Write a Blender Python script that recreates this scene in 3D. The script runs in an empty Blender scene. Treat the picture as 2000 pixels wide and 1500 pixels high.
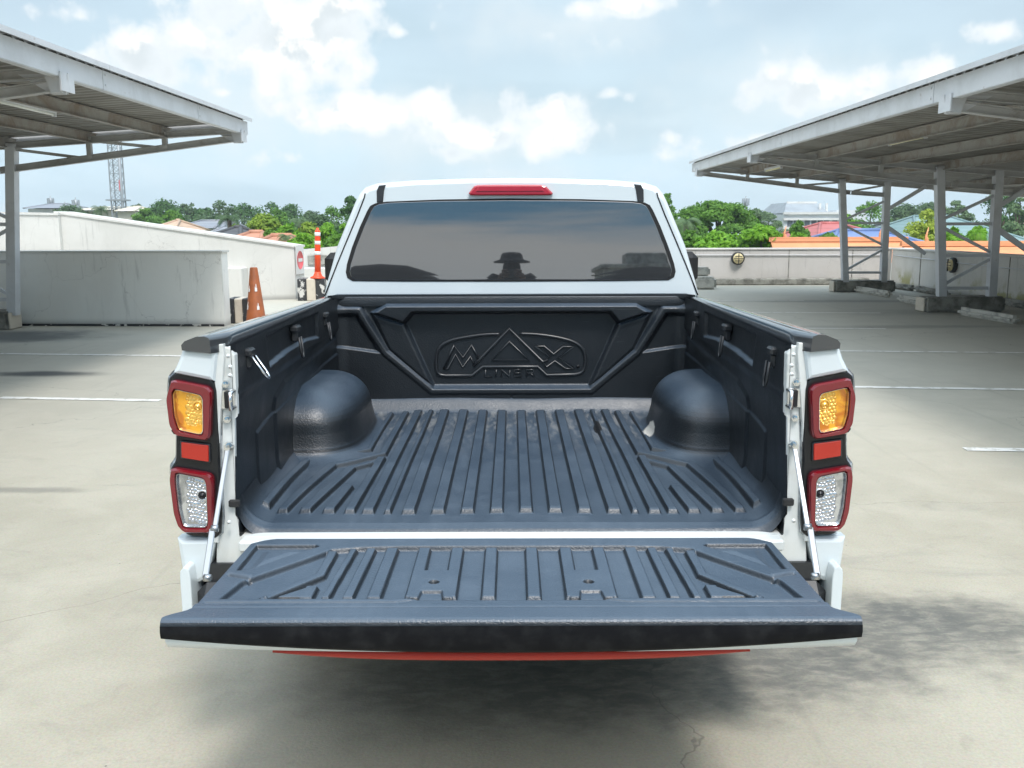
import bpy, math, random
import numpy as np
from mathutils import Vector, Matrix
R = math.radians
S = bpy.context.scene
COL = S.collection
random.seed(7); np.random.seed(7)

# ---------------------------------------------------------------- camera
H, DC, F, PITCH = 1.58, 2.507, 1830.0, R(9.6)      # eye height, distance behind the truck, focal length in photo px, tilt down
cam = bpy.data.cameras.new('camera'); camo = bpy.data.objects.new('camera', cam); COL.objects.link(camo)
camo.location = (0.004, -DC, H); camo.rotation_euler = (math.pi/2 - PITCH, R(0.15), 0)
cam.sensor_width = 36; cam.lens = F/2000*36; cam.clip_start = 0.02; cam.clip_end = 9000
S.camera = camo
# ---------------------------------------------------------------- exposure
S.view_settings.view_transform = 'Standard'; S.view_settings.look = 'None'
S.view_settings.exposure = 0.6; S.view_settings.gamma = 1.0
# ---------------------------------------------------------------- sun
SUN_EL, SUN_AZ = R(56), R(20)      # behind the photographer, a little to the right
sd = Vector((math.sin(SUN_AZ)*math.cos(SUN_EL), -math.cos(SUN_AZ)*math.cos(SUN_EL), math.sin(SUN_EL)))
sl = bpy.data.lights.new('sun', 'SUN'); sl.energy = 1.5; sl.angle = R(12); sl.color = (1, .98, .95)
so = bpy.data.objects.new('sun', sl); COL.objects.link(so); so.rotation_euler = sd.to_track_quat('Z', 'Y').to_euler()

def ray(px, py):
    vx, vy = (px-1000)/F, (750-py)/F
    return Vector((vx, math.cos(PITCH)+vy*math.sin(PITCH), vy*math.cos(PITCH)-math.sin(PITCH)))
def W(px, py, dist):               # point seen at (px,py) lying dist metres in front of the camera
    r = ray(px, py); r *= dist/r.y
    return Vector((r.x, -DC+r.y, H+r.z))
def U(px, py, Y): return W(px, py, Y+DC)
def G(px, py, z=0.0):              # point on a horizontal plane
    r = ray(px, py); r *= (z-H)/r.z
    return Vector((r.x, -DC+r.y, z))
# ---------------------------------------------------------------- sky with clouds
wd = bpy.data.worlds.new('World'); S.world = wd; wd.use_nodes = True
nt = wd.node_tree; nt.nodes.clear()
class N:
    def __init__(s, nt): s.nt = nt
    def n(s, t, **k):
        x = s.nt.nodes.new(t)
        for a, b in k.items():
            if a == 'i':
                for q, v in b.items():
                    if isinstance(v, bpy.types.NodeSocket): s.nt.links.new(v, x.inputs[q])
                    else: x.inputs[q].default_value = v
            else: setattr(x, a, b)
        return x
    def m(s, op, a, b=0.0, c=0.0, clamp=False): return s.n('ShaderNodeMath', operation=op, use_clamp=clamp, i={0: a, 1: b, 2: c}).outputs[0]
    def v(s, op, a, b=(0, 0, 0)): return s.n('ShaderNodeVectorMath', operation=op, i={0: a, 1: b})
    def mix(s, f, a, b, bt='MIX'): return s.n('ShaderNodeMix', data_type='RGBA', blend_type=bt, i={0: f, 6: a, 7: b}).outputs[2]
    def mr(s, x, a, b, c=0.0, d=1.0, smooth=True): return s.n('ShaderNodeMapRange', interpolation_type='SMOOTHSTEP' if smooth else 'LINEAR', i={0: x, 1: a, 2: b, 3: c, 4: d}).outputs[0]
    def noise(s, vec, sc, det=4, rough=.55, dist=0.0): return s.n('ShaderNodeTexNoise', i={'Vector': vec, 'Scale': sc, 'Detail': det, 'Roughness': rough, 'Distortion': dist}).outputs[0]
    def link(s, a, b): s.nt.links.new(a, b)
n = N(nt)
tc = n.n('ShaderNodeTexCoord').outputs['Generated']
sky = n.n('ShaderNodeTexSky', sky_type='NISHITA', sun_disc=False, sun_elevation=SUN_EL, sun_rotation=math.pi-SUN_AZ, air_density=1.2, dust_density=2.5, ozone_density=1.0)
skyc = n.mix(1.0, sky.outputs[0], (.098, .092, .090, 1), 'MULTIPLY')
sep = n.n('ShaderNodeSeparateXYZ', i={0: tc})
# thin haze veil that whitens everything, as on a humid day
veiln = n.noise(n.v('MULTIPLY', tc, (1, 1, 2.6)).outputs[0], 2.6, 4, .5)
veilf = n.m('ADD', n.mr(sep.outputs[2], 0.0, .35, .48, 0.0), n.mr(veiln, .3, .75, .38, .8))
base = n.mix(veilf, skyc, (.475, .60, .675, 1))
# grey-blue flat cloud bands
bandn = n.noise(n.v('MULTIPLY', tc, (1, 1, 4.5)).outputs[0], 3.1, 3, .5, .4)
base = n.mix(n.mr(bandn, .5, .68, 0, .5), base, (.36, .475, .545, 1))
blobs = [(275,115,120,65,1),(560,70,240,110,1.1),(1060,255,130,60,.9),(690,215,150,45,1),(850,215,60,55,1),(1060,215,115,50,1),(930,265,150,45,.9),
         (1190,185,60,28,.6),(1570,185,170,50,.85),(1700,160,50,40,.8),(1820,150,80,50,.7),(1200,15,190,30,.8),(780,62,45,28,.75),(1150,80,150,34,.5),
         (440,180,32,14,.75),(560,305,70,26,.5),(880,300,70,30,.8),(1300,310,90,30,.45),(1940,62,60,30,.7),(150,30,180,40,.5),(1480,270,180,45,.55),(650,20,90,60,.9)]
field = None
for (bx, by, rx, ry, a) in blobs:
    c = ray(bx, by).normalized()
    d = n.v('SUBTRACT', tc, tuple(c)).outputs[0]
    d = n.v('MULTIPLY', d, (F/rx, F/rx*.6, F/ry)).outputs[0]
    l = n.v('LENGTH', d).outputs['Value']
    m_ = n.mr(l, 0.0, 1.35, a, 0.0, False)
    field = m_ if field is None else n.m('MAXIMUM', field, m_)
soft = None
for (bx, by, rx, ry, a) in [(1120,50,330,80,.7),(1560,200,330,130,.75),(900,255,420,95,.85),(450,190,300,120,.7),(1750,330,300,80,.5),(300,330,300,60,.4),(1000,340,500,50,.5)]:
    c = ray(bx, by).normalized(); d = n.v('MULTIPLY', n.v('SUBTRACT', tc, tuple(c)).outputs[0], (F/rx, F/rx*.6, F/ry)).outputs[0]
    m_ = n.mr(n.v('LENGTH', d).outputs['Value'], 0.0, 1.3, a, 0.0, False)
    soft = m_ if soft is None else n.m('MAXIMUM', soft, m_)
# clouds in the rest of the sky
oth = n.noise(n.v('MULTIPLY', tc, (1, 1, 2.2)).outputs[0], 2.3, 3, .5)
back = n.mr(sep.outputs[1], .45, .2, 0, 1)
field = n.m('MAXIMUM', field, n.m('MULTIPLY', n.mr(oth, .42, .7, 0, .9), back))
det = n.noise(tc, 17, 7, .56)
det2 = n.n('ShaderNodeTexVoronoi', feature='SMOOTH_F1', i={'Vector': tc, 'Scale': 34.0, 'Smoothness': .8}).outputs[0]
f2 = n.m('ADD', field, n.m('ADD', n.m('MULTIPLY', n.m('SUBTRACT', det, .5), 1.7), n.m('MULTIPLY', n.m('SUBTRACT', .4, det2), .55)))
mask = n.mr(f2, .25, .54)
up = n.noise(n.v('ADD', tc, (0.004, 0, .022)).outputs[0], 17, 7, .56)
base = n.mix(n.mr(n.m('ADD', soft, n.m('MULTIPLY', n.m('SUBTRACT', det, .5), .9)),   .12, .75, 0, .55), base, (.60, .645, .66, 1))
relief = n.m('SUBTRACT', det, up)
cc = n.mix(n.mr(relief, -.09, .06), (.53, .58, .605, 1), (.81, .795, .76, 1))
cc = n.mix(n.mr(f2, .42, .95), (.62, .665, .69, 1), cc)
stre = n.noise(n.v('MULTIPLY', tc, (1.3, 1.3, 17)).outputs[0], 2.2, 5, .6, .3)
bz = n.mr(n.m('ADD', sep.outputs[2], n.m('MULTIPLY', n.m('SUBTRACT', stre, .5), .13)), .066, .122)
bsky = n.mix(bz, (.66, .63, .58, 1), (.09, .28, .44, 1))      # heavier weather behind the photographer
low = n.m('MULTIPLY', n.mr(sep.outputs[1], -.45, -.8), n.mr(sep.outputs[2], .5, .3))
skyfin = n.mix(low, n.mix(mask, base, cc), bsky)
gain = n.m('ADD', n.mr(sep.outputs[2], .32, .85, 1.0, 2.5), n.mr(sep.outputs[2], .16, .02, 0, .06))      # cloud overhead is brighter than cloud near the horizon
bg = n.n('ShaderNodeBackground', i={'Color': skyfin, 'Strength': gain})
wo = n.n('ShaderNodeOutputWorld'); n.link(bg.outputs[0], wo.inputs[0])
wd.cycles.sampling_method = 'MANUAL'; wd.cycles.sample_map_resolution = 512

# ---------------------------------------------------------------- materials
MATS = {}
def mat(name, col, rough=.6, metal=0.0, spec=.5, noise=None, bump=None, coat=0, emit=None, fn=None, **kw):
    m = bpy.data.materials.new(name); m.use_nodes = True
    t = m.node_tree; b = t.nodes['Principled BSDF']; q = N(t)
    b.inputs['Base Color'].default_value = (*col, 1); b.inputs['Roughness'].default_value = rough
    b.inputs['Metallic'].default_value = metal; b.inputs['Specular IOR Level'].default_value = spec
    b.inputs['Coat Weight'].default_value = coat; b.inputs['Coat Roughness'].default_value = .05
    oc = q.n('ShaderNodeTexCoord').outputs['Object']
    colout = None
    if noise:      # (scale, amount, other colour)
        sc, lo, hi, c2 = noise
        f = q.mr(q.noise(oc, sc, 6, .6), lo, hi)
        colout = q.mix(f, (*col, 1), (*c2, 1))
    if fn: colout = fn(q, oc, b, colout)
    if colout is not None: q.link(colout, b.inputs['Base Color'])
    if bump:
        sc, st, ds = bump
        bn = q.n('ShaderNodeBump', i={'Strength': st, 'Distance': ds, 'Height': q.noise(oc, sc, 5, .6)})
        q.link(bn.outputs[0], b.inputs['Normal'])
    if emit: b.inputs['Emission Color'].default_value = (*emit[0], 1); b.inputs['Emission Strength'].default_value = emit[1]
    for k, v in kw.items(): b.inputs[k].default_value = v
    MATS[name] = m
    return m

def blobmask(q, vec, c, r, sharp=.25, ns=3.0, amp=.5):
    d = q.v('MULTIPLY', q.v('SUBTRACT', vec, c).outputs[0], tuple(1/x for x in r)).outputs[0]
    l = q.v('LENGTH', d).outputs['Value']
    nn = q.noise(vec, ns, 6, .65)
    l = q.m('ADD', l, q.m('MULTIPLY', q.m('SUBTRACT', nn, .5), amp*2))
    return q.mr(l, 1+sharp, 1-sharp)

def deck_fn(q, oc, b, c):
    big = q.noise(oc, .35, 4, .6); mid = q.noise(oc, 2.2, 7, .62, .5); fine = q.noise(oc, 95, 3, .6)
    base = q.mix(q.mr(big, .3, .7), (.445, .405, .318, 1), (.372, .34, .265, 1))
    base = q.mix(q.mr(mid, .35, .72, 0, .55), base, (.51, .47, .38, 1))
    st = q.noise(q.v('MULTIPLY', oc, (.6, 1.7, 1)).outputs[0], 1.1, 8, .68, 1.2)
    base = q.mix(q.mr(st, .54, .72, 0, .42), base, (.25, .235, .205, 1))
    base = q.mix(q.mr(fine, .35, .7, 0, .24), base, (.25, .225, .185, 1))
    agg = q.n('ShaderNodeTexVoronoi', i={'Vector': oc, 'Scale': 150.0}).outputs['Color']
    base = q.mix(.05, base, agg, 'OVERLAY')
    bl = q.noise(oc, 9, 8, .7, .7)
    base = q.mix(q.mr(bl, .55, .72, 0, .30), base, (.27, .24, .20, 1))
    # far end painted greyer and lighter, lifting the deck out of the canopy shade
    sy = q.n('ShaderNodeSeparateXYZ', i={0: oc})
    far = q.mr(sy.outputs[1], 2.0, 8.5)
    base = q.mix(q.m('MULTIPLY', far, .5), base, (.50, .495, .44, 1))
    spots = [((1740, 1235), (.55, .34), .7), ((1540, 1300), (.42, .3), .65), ((1900, 1210), (.5, .2), .6), ((1230,1325),(.55,.28),.55), ((960,1345),(.55,.3),.5), ((700,1330),(.35,.2),.3),  # last three: stain under the tailgate with the truck's shadow painted in
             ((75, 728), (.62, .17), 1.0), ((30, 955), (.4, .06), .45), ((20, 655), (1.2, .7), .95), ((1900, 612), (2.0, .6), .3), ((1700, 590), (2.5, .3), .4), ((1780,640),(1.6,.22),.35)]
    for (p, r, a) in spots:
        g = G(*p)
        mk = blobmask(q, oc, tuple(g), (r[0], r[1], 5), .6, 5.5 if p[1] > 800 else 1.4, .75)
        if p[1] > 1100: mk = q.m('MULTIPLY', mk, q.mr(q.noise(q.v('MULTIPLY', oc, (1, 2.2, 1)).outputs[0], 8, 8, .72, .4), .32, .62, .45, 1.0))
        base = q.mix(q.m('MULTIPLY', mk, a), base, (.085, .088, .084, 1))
    # tyre marks: faint long strokes
    tm = q.noise(q.v('MULTIPLY', oc, (9, .35, 1)).outputs[0], 1.0, 3, .5)
    base = q.mix(q.mr(tm, .6, .7, 0, .14), base, (.2, .19, .165, 1))
    # little pocks and hairline cracks
    vo = q.n('ShaderNodeTexVoronoi', i={'Vector': oc, 'Scale': 5.0}).outputs['Distance']
    base = q.mix(q.mr(vo, .025, .012, 0, .8), base, (.08, .075, .07, 1))
    wob = q.n('ShaderNodeTexNoise', i={'Vector': oc, 'Scale': 1.6, 'Detail': 5.0})
    cv = q.v('ADD', oc, q.v('MULTIPLY', wob.outputs[1], (.9, .9, 0)).outputs[0]).outputs[0]
    cr = q.n('ShaderNodeTexVoronoi', feature='DISTANCE_TO_EDGE', i={'Vector': cv, 'Scale': .23}).outputs['Distance']
    base = q.mix(q.mr(cr, .0012, .0003, 0, .45), base, (.12, .11, .1, 1))
    b.inputs['Roughness'].default_value = .75
    bn = q.n('ShaderNodeBump', i={'Strength': .35, 'Distance': .004, 'Height': q.m('ADD', fine, q.m('MULTIPLY', mid, 2))})
    q.link(bn.outputs[0], b.inputs['Normal'])
    return base
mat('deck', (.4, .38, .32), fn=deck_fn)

def liner_fn(q, oc, b, c):
    grain = q.n('ShaderNodeTexNoise', i={'Vector': oc, 'Scale': 130.0, 'Detail': 4.0, 'Roughness': .6, 'Distortion': 1.1}).outputs[0]
    vor = q.n('ShaderNodeTexVoronoi', feature='DISTANCE_TO_EDGE', i={'Vector': q.v('ADD', oc, q.v('MULTIPLY', q.n('ShaderNodeTexNoise', i={'Vector': oc, 'Scale': 60.0}).outputs[1], (.02, .02, .02)).outputs[0]).outputs[0], 'Scale': 95.0}).outputs['Distance']
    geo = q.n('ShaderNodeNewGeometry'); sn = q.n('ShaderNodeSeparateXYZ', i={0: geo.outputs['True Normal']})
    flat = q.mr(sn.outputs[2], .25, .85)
    dust = q.noise(oc, 3.2, 7, .65, .6); dust2 = q.noise(q.v('MULTIPLY', oc, (1, .22, 1)).outputs[0], 38, 5, .6)
    base = (.0088, .0115, .0148, 1)
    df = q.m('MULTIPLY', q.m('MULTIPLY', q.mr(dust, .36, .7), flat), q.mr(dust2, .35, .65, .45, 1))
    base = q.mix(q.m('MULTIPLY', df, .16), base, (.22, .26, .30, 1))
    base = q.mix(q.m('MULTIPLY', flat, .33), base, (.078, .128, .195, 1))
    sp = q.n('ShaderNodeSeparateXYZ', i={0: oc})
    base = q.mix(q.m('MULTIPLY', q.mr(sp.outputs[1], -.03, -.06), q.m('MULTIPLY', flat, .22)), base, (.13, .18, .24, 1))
    # brown dirt gathered in the grooves at the front of the floor
    front = q.m('MULTIPLY', q.mr(sp.outputs[1], .75, 1.5), q.mr(sp.outputs[2], .752, .744))
    front = q.m('MULTIPLY', front, q.mr(sp.outputs[2], .70, .72))
    base = q.mix(q.m('MULTIPLY', q.m('MULTIPLY', front, flat), q.mr(q.noise(q.v('MULTIPLY', oc, (4, .8, 1)).outputs[0], 9, 8, .72), .44, .66, 0, .42)), base, (.34, .33, .31, 1))
    # rubbed white edge, tear and scraped corner
    g1 = G(1275, 848, .75); g2 = G(1168, 832, .755); g3 = G(1183, 872, .755)
    base = q.mix(blobmask(q, oc, tuple(g1), (.035, .085, .05), .1, 60, .4), base, (.50, .48, .44, 1))
    base = q.mix(blobmask(q, oc, tuple(g2), (.016, .10, .05), .1, 55, .45), base, (.004, .004, .005, 1))
    # scratches
    scr = q.noise(q.v('MULTIPLY', oc, (.9, 14, 14)).outputs[0], 9, 2, .5)
    base = q.mix(q.mr(scr, .70, .735, 0, .10), base, (.3, .32, .34, 1))
    hgt = q.m('ADD', q.m('MULTIPLY', grain, .8), q.m('MULTIPLY', q.mr(vor, 0, .25), .5))
    bn = q.n('ShaderNodeBump', i={'Strength': .6, 'Distance': .0009, 'Height': hgt})
    wv = q.n('ShaderNodeBump', i={'Strength': .25, 'Distance': .006, 'Height': q.noise(oc, 9, 3, .5), 'Normal': bn.outputs[0]})
    q.link(wv.outputs[0], b.inputs['Normal'])
    q.link(q.mr(dust, .3, .7, .33, .46), b.inputs['Roughness'])
    return base
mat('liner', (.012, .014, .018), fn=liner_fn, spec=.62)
mat('liner_edge', (.0045, .005, .007), rough=.6, spec=.15, bump=(300, .3, .001), noise=(20, .4, .8, (.018, .019, .021)))
mat('capplastic', (.020, .023, .028), rough=.30, spec=1.0, coat=1.0, noise=(30, .4, .7, (.022, .025, .03)), bump=(90, .25, .0006))
mat('emboss', (.010, .012, .015), rough=.34, spec=.9)
mat('paint', (.63, .69, .715), rough=.28, coat=.6, noise=(5, .4, .8, (.615, .67, .695)))
mat('jamb', (.66, .68, .665), rough=.42, coat=.2, noise=(14, .45, .8, (.62, .62, .58)), bump=(30, .12, .004))
mat('blacktrim', (.022, .024, .027), rough=.4, noise=(40, .4, .7, (.03, .032, .035)))
mat('gap', (.008, .008, .009), rough=.7)
def glass_fn(q, oc, b, c):
    sp = q.n('ShaderNodeSeparateXYZ', i={0: oc})
    w = q.m('SINE', q.m('MULTIPLY', sp.outputs[2], 185.0))
    line = q.mr(w, .985, 1.0, 0, .25)
    return q.mix(line, (.22, .235, .25, 1), (.27, .28, .28, 1))
mat('glass', (.2, .22, .24), rough=.015, metal=.88, spec=.5, coat=.3, fn=glass_fn)
mat('sideglass', (.015, .017, .02), rough=.02, spec=.7)
mat('redlens', (.17, .004, .010), rough=.12, coat=.8, bump=(160, .4, .002))
mat('redlens2', (.42, .008, .022), rough=.1, coat=1.0, bump=(12, .15, .004))
mat('reflector', (.43, .014, .003), rough=.25, coat=.5, bump=(500, .5, .001))
mat('reddecal', (.40, .02, .008), rough=.3)
def lens_fn(c1, c2):
    def f(q, oc, b, c):
        nn = q.noise(oc, 16, 3, .5, 1.2)
        bn = q.n('ShaderNodeBump', i={'Strength': .8, 'Distance': .004, 'Height': nn}); q.link(bn.outputs[0], b.inputs['Normal'])
        return q.mix(q.mr(nn, .42, .58), (*c1, 1), (*c2, 1))
    return f
mat('amber', (.8, .3, .02), rough=.16, metal=.45, coat=1, fn=lens_fn((.66, .20, .004), (.98, .46, .02)))
mat('amberfacet', (.98, .55, .09), rough=.2, metal=.6, coat=1)
mat('clearlamp', (.6, .6, .6), rough=.14, metal=.75, coat=1, fn=lens_fn((.36, .37, .38), (.62, .63, .64)))
mat('clearfacet', (.62, .63, .65), rough=.2, metal=.8, coat=1)
mat('smoke', (.010, .011, .013), rough=.22, spec=.4)
mat('clearrim', (.50, .53, .56), rough=.12, metal=.6, coat=1.0, noise=(26, .40, .6, (.20, .22, .24)))
mat('chrome', (.72, .73, .74), rough=.2, metal=1.0, bump=(60, .1, .002))
mat('staysteel', (.42, .43, .44), rough=.33, metal=1.0, bump=(80, .2, .002))
mat('vanpaint', (.006, .006, .007), rough=.9, spec=.1)
mat('rubber', (.02, .02, .021), rough=.8, noise=(20, .4, .7, (.035, .034, .032)))
mat('alloy', (.5, .5, .52), rough=.3, metal=1.0)
def steel_fn(q, oc, b, c):
    nn = q.noise(oc, 1.7, 8, .7, .4); rs = q.noise(oc, 5.5, 8, .7)
    base = q.mix(q.mr(nn, .4, .7, 0, .6), (.66, .67, .69, 1), (.49, .49, .49, 1))
    return q.mix(q.mr(rs, .63, .74, 0, .6), base, (.26, .17, .10, 1))
mat('steelpaint', (.6, .61, .62), rough=.5, fn=steel_fn)
mat('trusspaint', (.45, .44, .42), rough=.55, fn=lambda q, oc, b, c: q.mix(q.mr(q.noise(oc, 2.2, 9, .7), .5, .74, 0, .7), q.mix(q.mr(q.noise(oc, 1.0, 6, .6), .4, .7), (.53, .525, .515, 1), (.38, .37, .35, 1)), (.20, .14, .09, 1)))
def purlin_fn(q, oc, b, c):
    rs = q.noise(oc, 1.6, 9, .72, .8)
    base = q.mix(q.mr(rs, .40, .64, 0, .7), (.36, .345, .32, 1), (.20, .14, .09, 1))
    return base
mat('purlinpaint', (.4, .37, .33), rough=.6, fn=purlin_fn)
def sheet_fn(q, oc, b, c):
    nn = q.noise(q.v('MULTIPLY', oc, (.4, 3, 1)).outputs[0], 2.2, 7, .65)
    base = q.mix(q.mr(nn, .35, .7), (.31, .295, .265, 1), (.21, .195, .17, 1))
    rs = q.noise(oc, 2.3, 8, .7)
    return q.mix(q.mr(rs, .6, .75, 0, .5), base, (.20, .14, .09, 1))
mat('roofsheet', (.36, .34, .30), rough=.5, fn=sheet_fn)
def wall_fn(c1, c2, moss):
    def f(q, oc, b, c):
        nn = q.noise(oc, .8, 7, .65, .5)
        base = q.mix(q.mr(nn, .35, .72), (*c1, 1), (*c2, 1))
        sp = q.n('ShaderNodeSeparateXYZ', i={0: oc})
        drip = q.noise(q.v('MULTIPLY', oc, (5, 5, .5)).outputs[0], 1.6, 6, .7)
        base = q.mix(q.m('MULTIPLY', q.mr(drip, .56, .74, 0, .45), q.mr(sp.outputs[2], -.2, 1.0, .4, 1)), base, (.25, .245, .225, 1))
        if moss:
            mo = q.noise(oc, 1.5, 6, .6)
            base = q.mix(q.m('MULTIPLY', q.mr(mo, .47, .60, 0, .85), q.mr(sp.outputs[2], .55, .12)), base, (.28, .27, .085, 1))
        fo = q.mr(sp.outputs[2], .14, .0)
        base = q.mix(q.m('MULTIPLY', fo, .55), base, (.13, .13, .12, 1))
        crk = q.n('ShaderNodeTexVoronoi', feature='DISTANCE_TO_EDGE', i={'Vector': q.v('ADD', oc, q.v('MULTIPLY', q.n('ShaderNodeTexNoise', i={'Vector': oc, 'Scale': 2.5, 'Detail': 5.0}).outputs[1], (.7, .7, .7)).outputs[0]).outputs[0], 'Scale': .8}).outputs['Distance']
        base = q.mix(q.mr(crk, .004, .001, 0, .35), base, (.3, .29, .27, 1))
        bn = q.n('ShaderNodeBump', i={'Strength': .3, 'Distance': .01, 'Height': q.noise(oc, 9, 6, .7)})
        q.link(bn.outputs[0], b.inputs['Normal'])
        return base
    return f
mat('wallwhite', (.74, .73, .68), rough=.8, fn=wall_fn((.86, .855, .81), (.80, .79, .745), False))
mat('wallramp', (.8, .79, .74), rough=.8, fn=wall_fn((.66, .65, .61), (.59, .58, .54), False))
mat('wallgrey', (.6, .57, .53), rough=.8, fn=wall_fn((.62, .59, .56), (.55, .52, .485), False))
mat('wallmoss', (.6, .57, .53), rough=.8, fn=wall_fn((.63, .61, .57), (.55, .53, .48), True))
mat('roughconc', (.36, .35, .31), rough=.9, noise=(4, .38, .66, (.15, .145, .125)), bump=(14, .9, .03))
mat('stopconc', (.58, .56, .50), rough=.9, noise=(5, .45, .75, (.30, .29, .26)), bump=(20, .6, .02))
mat('linepaint', (.80, .79, .75), rough=.7, noise=(9, .5, .66, (.45, .43, .37)))
mat('kerbblack', (.03, .03, .032), rough=.6, noise=(7, .56, .6, (.6, .58, .54)))
mat('kerbcream', (.62, .55, .45), rough=.7, noise=(6, .5, .8, (.5, .44, .36)))
mat('cone', (.38, .105, .028), rough=.6, noise=(6, .35, .65, (.27, .08, .026)))
mat('post', (.82, .075, .012), rough=.4, noise=(6, .4, .7, (.7, .06, .01)))
mat('tape', (.85, .85, .84), rough=.4)
mat('signred', (.72, .12, .13), rough=.5)
mat('signwhite', (.66, .66, .64), rough=.5)
mat('lampcream', (.72, .60, .33), rough=.35)
mat('tube', (.85, .86, .8), rough=.3)
mat('tubeyellow', (.80, .74, .42), rough=.3)
def tile_fn(c1, c2, sc=2.2):
    def f(q, oc, b, c):
        sp = q.n('ShaderNodeSeparateXYZ', i={0: oc})
        w = q.m('SINE', q.m('MULTIPLY', sp.outputs[2], 22.0*sc/2.2))
        nn = q.noise(oc, .5, 6, .6)
        base = q.mix(q.mr(nn, .3, .7), (*c1, 1), (*c2, 1))
        return q.mix(q.mr(w, .6, 1.0, 0, .4), base, tuple(x*.6 for x in c2)+(1,))
    return f
mat('tileorange', (.8, .3, .1), rough=.5, fn=tile_fn((.78, .33, .15), (.68, .27, .12), 3))
mat('tileterra', (.5, .23, .14), rough=.7, fn=tile_fn((.55, .26, .16), (.46, .22, .14)))
mat('tilepeach', (.6, .42, .3), rough=.7, fn=tile_fn((.62, .43, .30), (.55, .38, .27)))
mat('tilered', (.5, .13, .12), rough=.6, fn=tile_fn((.52, .15, .14), (.45, .13, .12)))
mat('tileblue', (.12, .18, .38), rough=.45, fn=tile_fn((.13, .20, .40), (.17, .24, .42), 5))
mat('tileteal', (.3, .42, .42), rough=.6, fn=tile_fn((.22, .32, .32), (.18, .28, .28)))
mat('tilegrey', (.3, .31, .33), rough=.6, fn=tile_fn((.30, .31, .33), (.22, .24, .28)))
mat('tiledark', (.08, .08, .085), rough=.7, fn=tile_fn((.09, .09, .095), (.07, .07, .075)))
mat('plaster', (.78, .77, .74), rough=.8, noise=(.7, .4, .7, (.66, .65, .62)))
mat('plastercream', (.72, .66, .54), rough=.8, noise=(.7, .4, .7, (.62, .57, .47)))
mat('metalwhite', (.72, .74, .75), rough=.5, noise=(.9, .4, .7, (.62, .64, .66)))
mat('metalgrey', (.36, .39, .41), rough=.5, metal=.3, noise=(.9, .4, .7, (.3, .32, .34)))
mat('windowdark', (.10, .12, .14), rough=.15, noise=(2, .4, .6, (.15, .17, .19)))
mat('bark', (.12, .085, .06), rough=.9, noise=(3, .4, .6, (.18, .14, .1)))
def leafmat(name, c1, c2, c3):
    def f(q, oc, b, c):
        geo = q.n('ShaderNodeNewGeometry')
        rnd = geo.outputs['Random Per Island']
        nn = q.noise(oc, .45, 4, .6)
        base = q.mix(q.mr(nn, .35, .65), (*c1, 1), (*c2, 1))
        return q.mix(q.mr(rnd, .3, 1.0, 0, .8), base, (*c3, 1))
    m = mat(name, c1, rough=.6, spec=.3, fn=f)
    t = m.node_tree; b = t.nodes['Principled BSDF']
    col = b.inputs['Base Color'].links[0].from_socket
    tr = t.nodes.new('ShaderNodeBsdfTranslucent'); t.links.new(col, tr.inputs[0])
    mx = t.nodes.new('ShaderNodeMixShader'); mx.inputs[0].default_value = .3
    t.links.new(b.outputs[0], mx.inputs[1]); t.links.new(tr.outputs[0], mx.inputs[2])
    t.links.new(mx.outputs[0], t.nodes['Material Output'].inputs[0])
leafmat('leaf_deep', (.045, .115, .032), (.065, .16, .038), (.10, .22, .05))
leafmat('leaf_mid', (.075, .19, .022), (.12, .27, .03), (.17, .34, .04))
leafmat('leaf_lime', (.17, .29, .03), (.25, .36, .03), (.33, .43, .05))
leafmat('leaf_bright', (.12, .30, .02), (.17, .38, .025), (.24, .46, .03))
leafmat('leaf_pale', (.12, .20, .09), (.16, .25, .11), (.20, .30, .13))
leafmat('leaf_dull', (.075, .14, .06), (.10, .17, .07), (.13, .21, .09))
leafmat('leaf_yellow', (.27, .37, .04), (.35, .44, .05), (.42, .50, .07))
mat('townground', (.10, .14, .06), rough=.95, noise=(.02, .4, .6, (.2, .19, .16)))
mat('asphalt', (.05, .05, .05), rough=.9)
mat('cloth', (.008, .009, .011), rough=.9, noise=(12, .4, .7, (.014, .014, .017)))
mat('skin', (.09, .05, .035), rough=.5)
mat('orangecloth', (.7, .16, .04), rough=.7)

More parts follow.
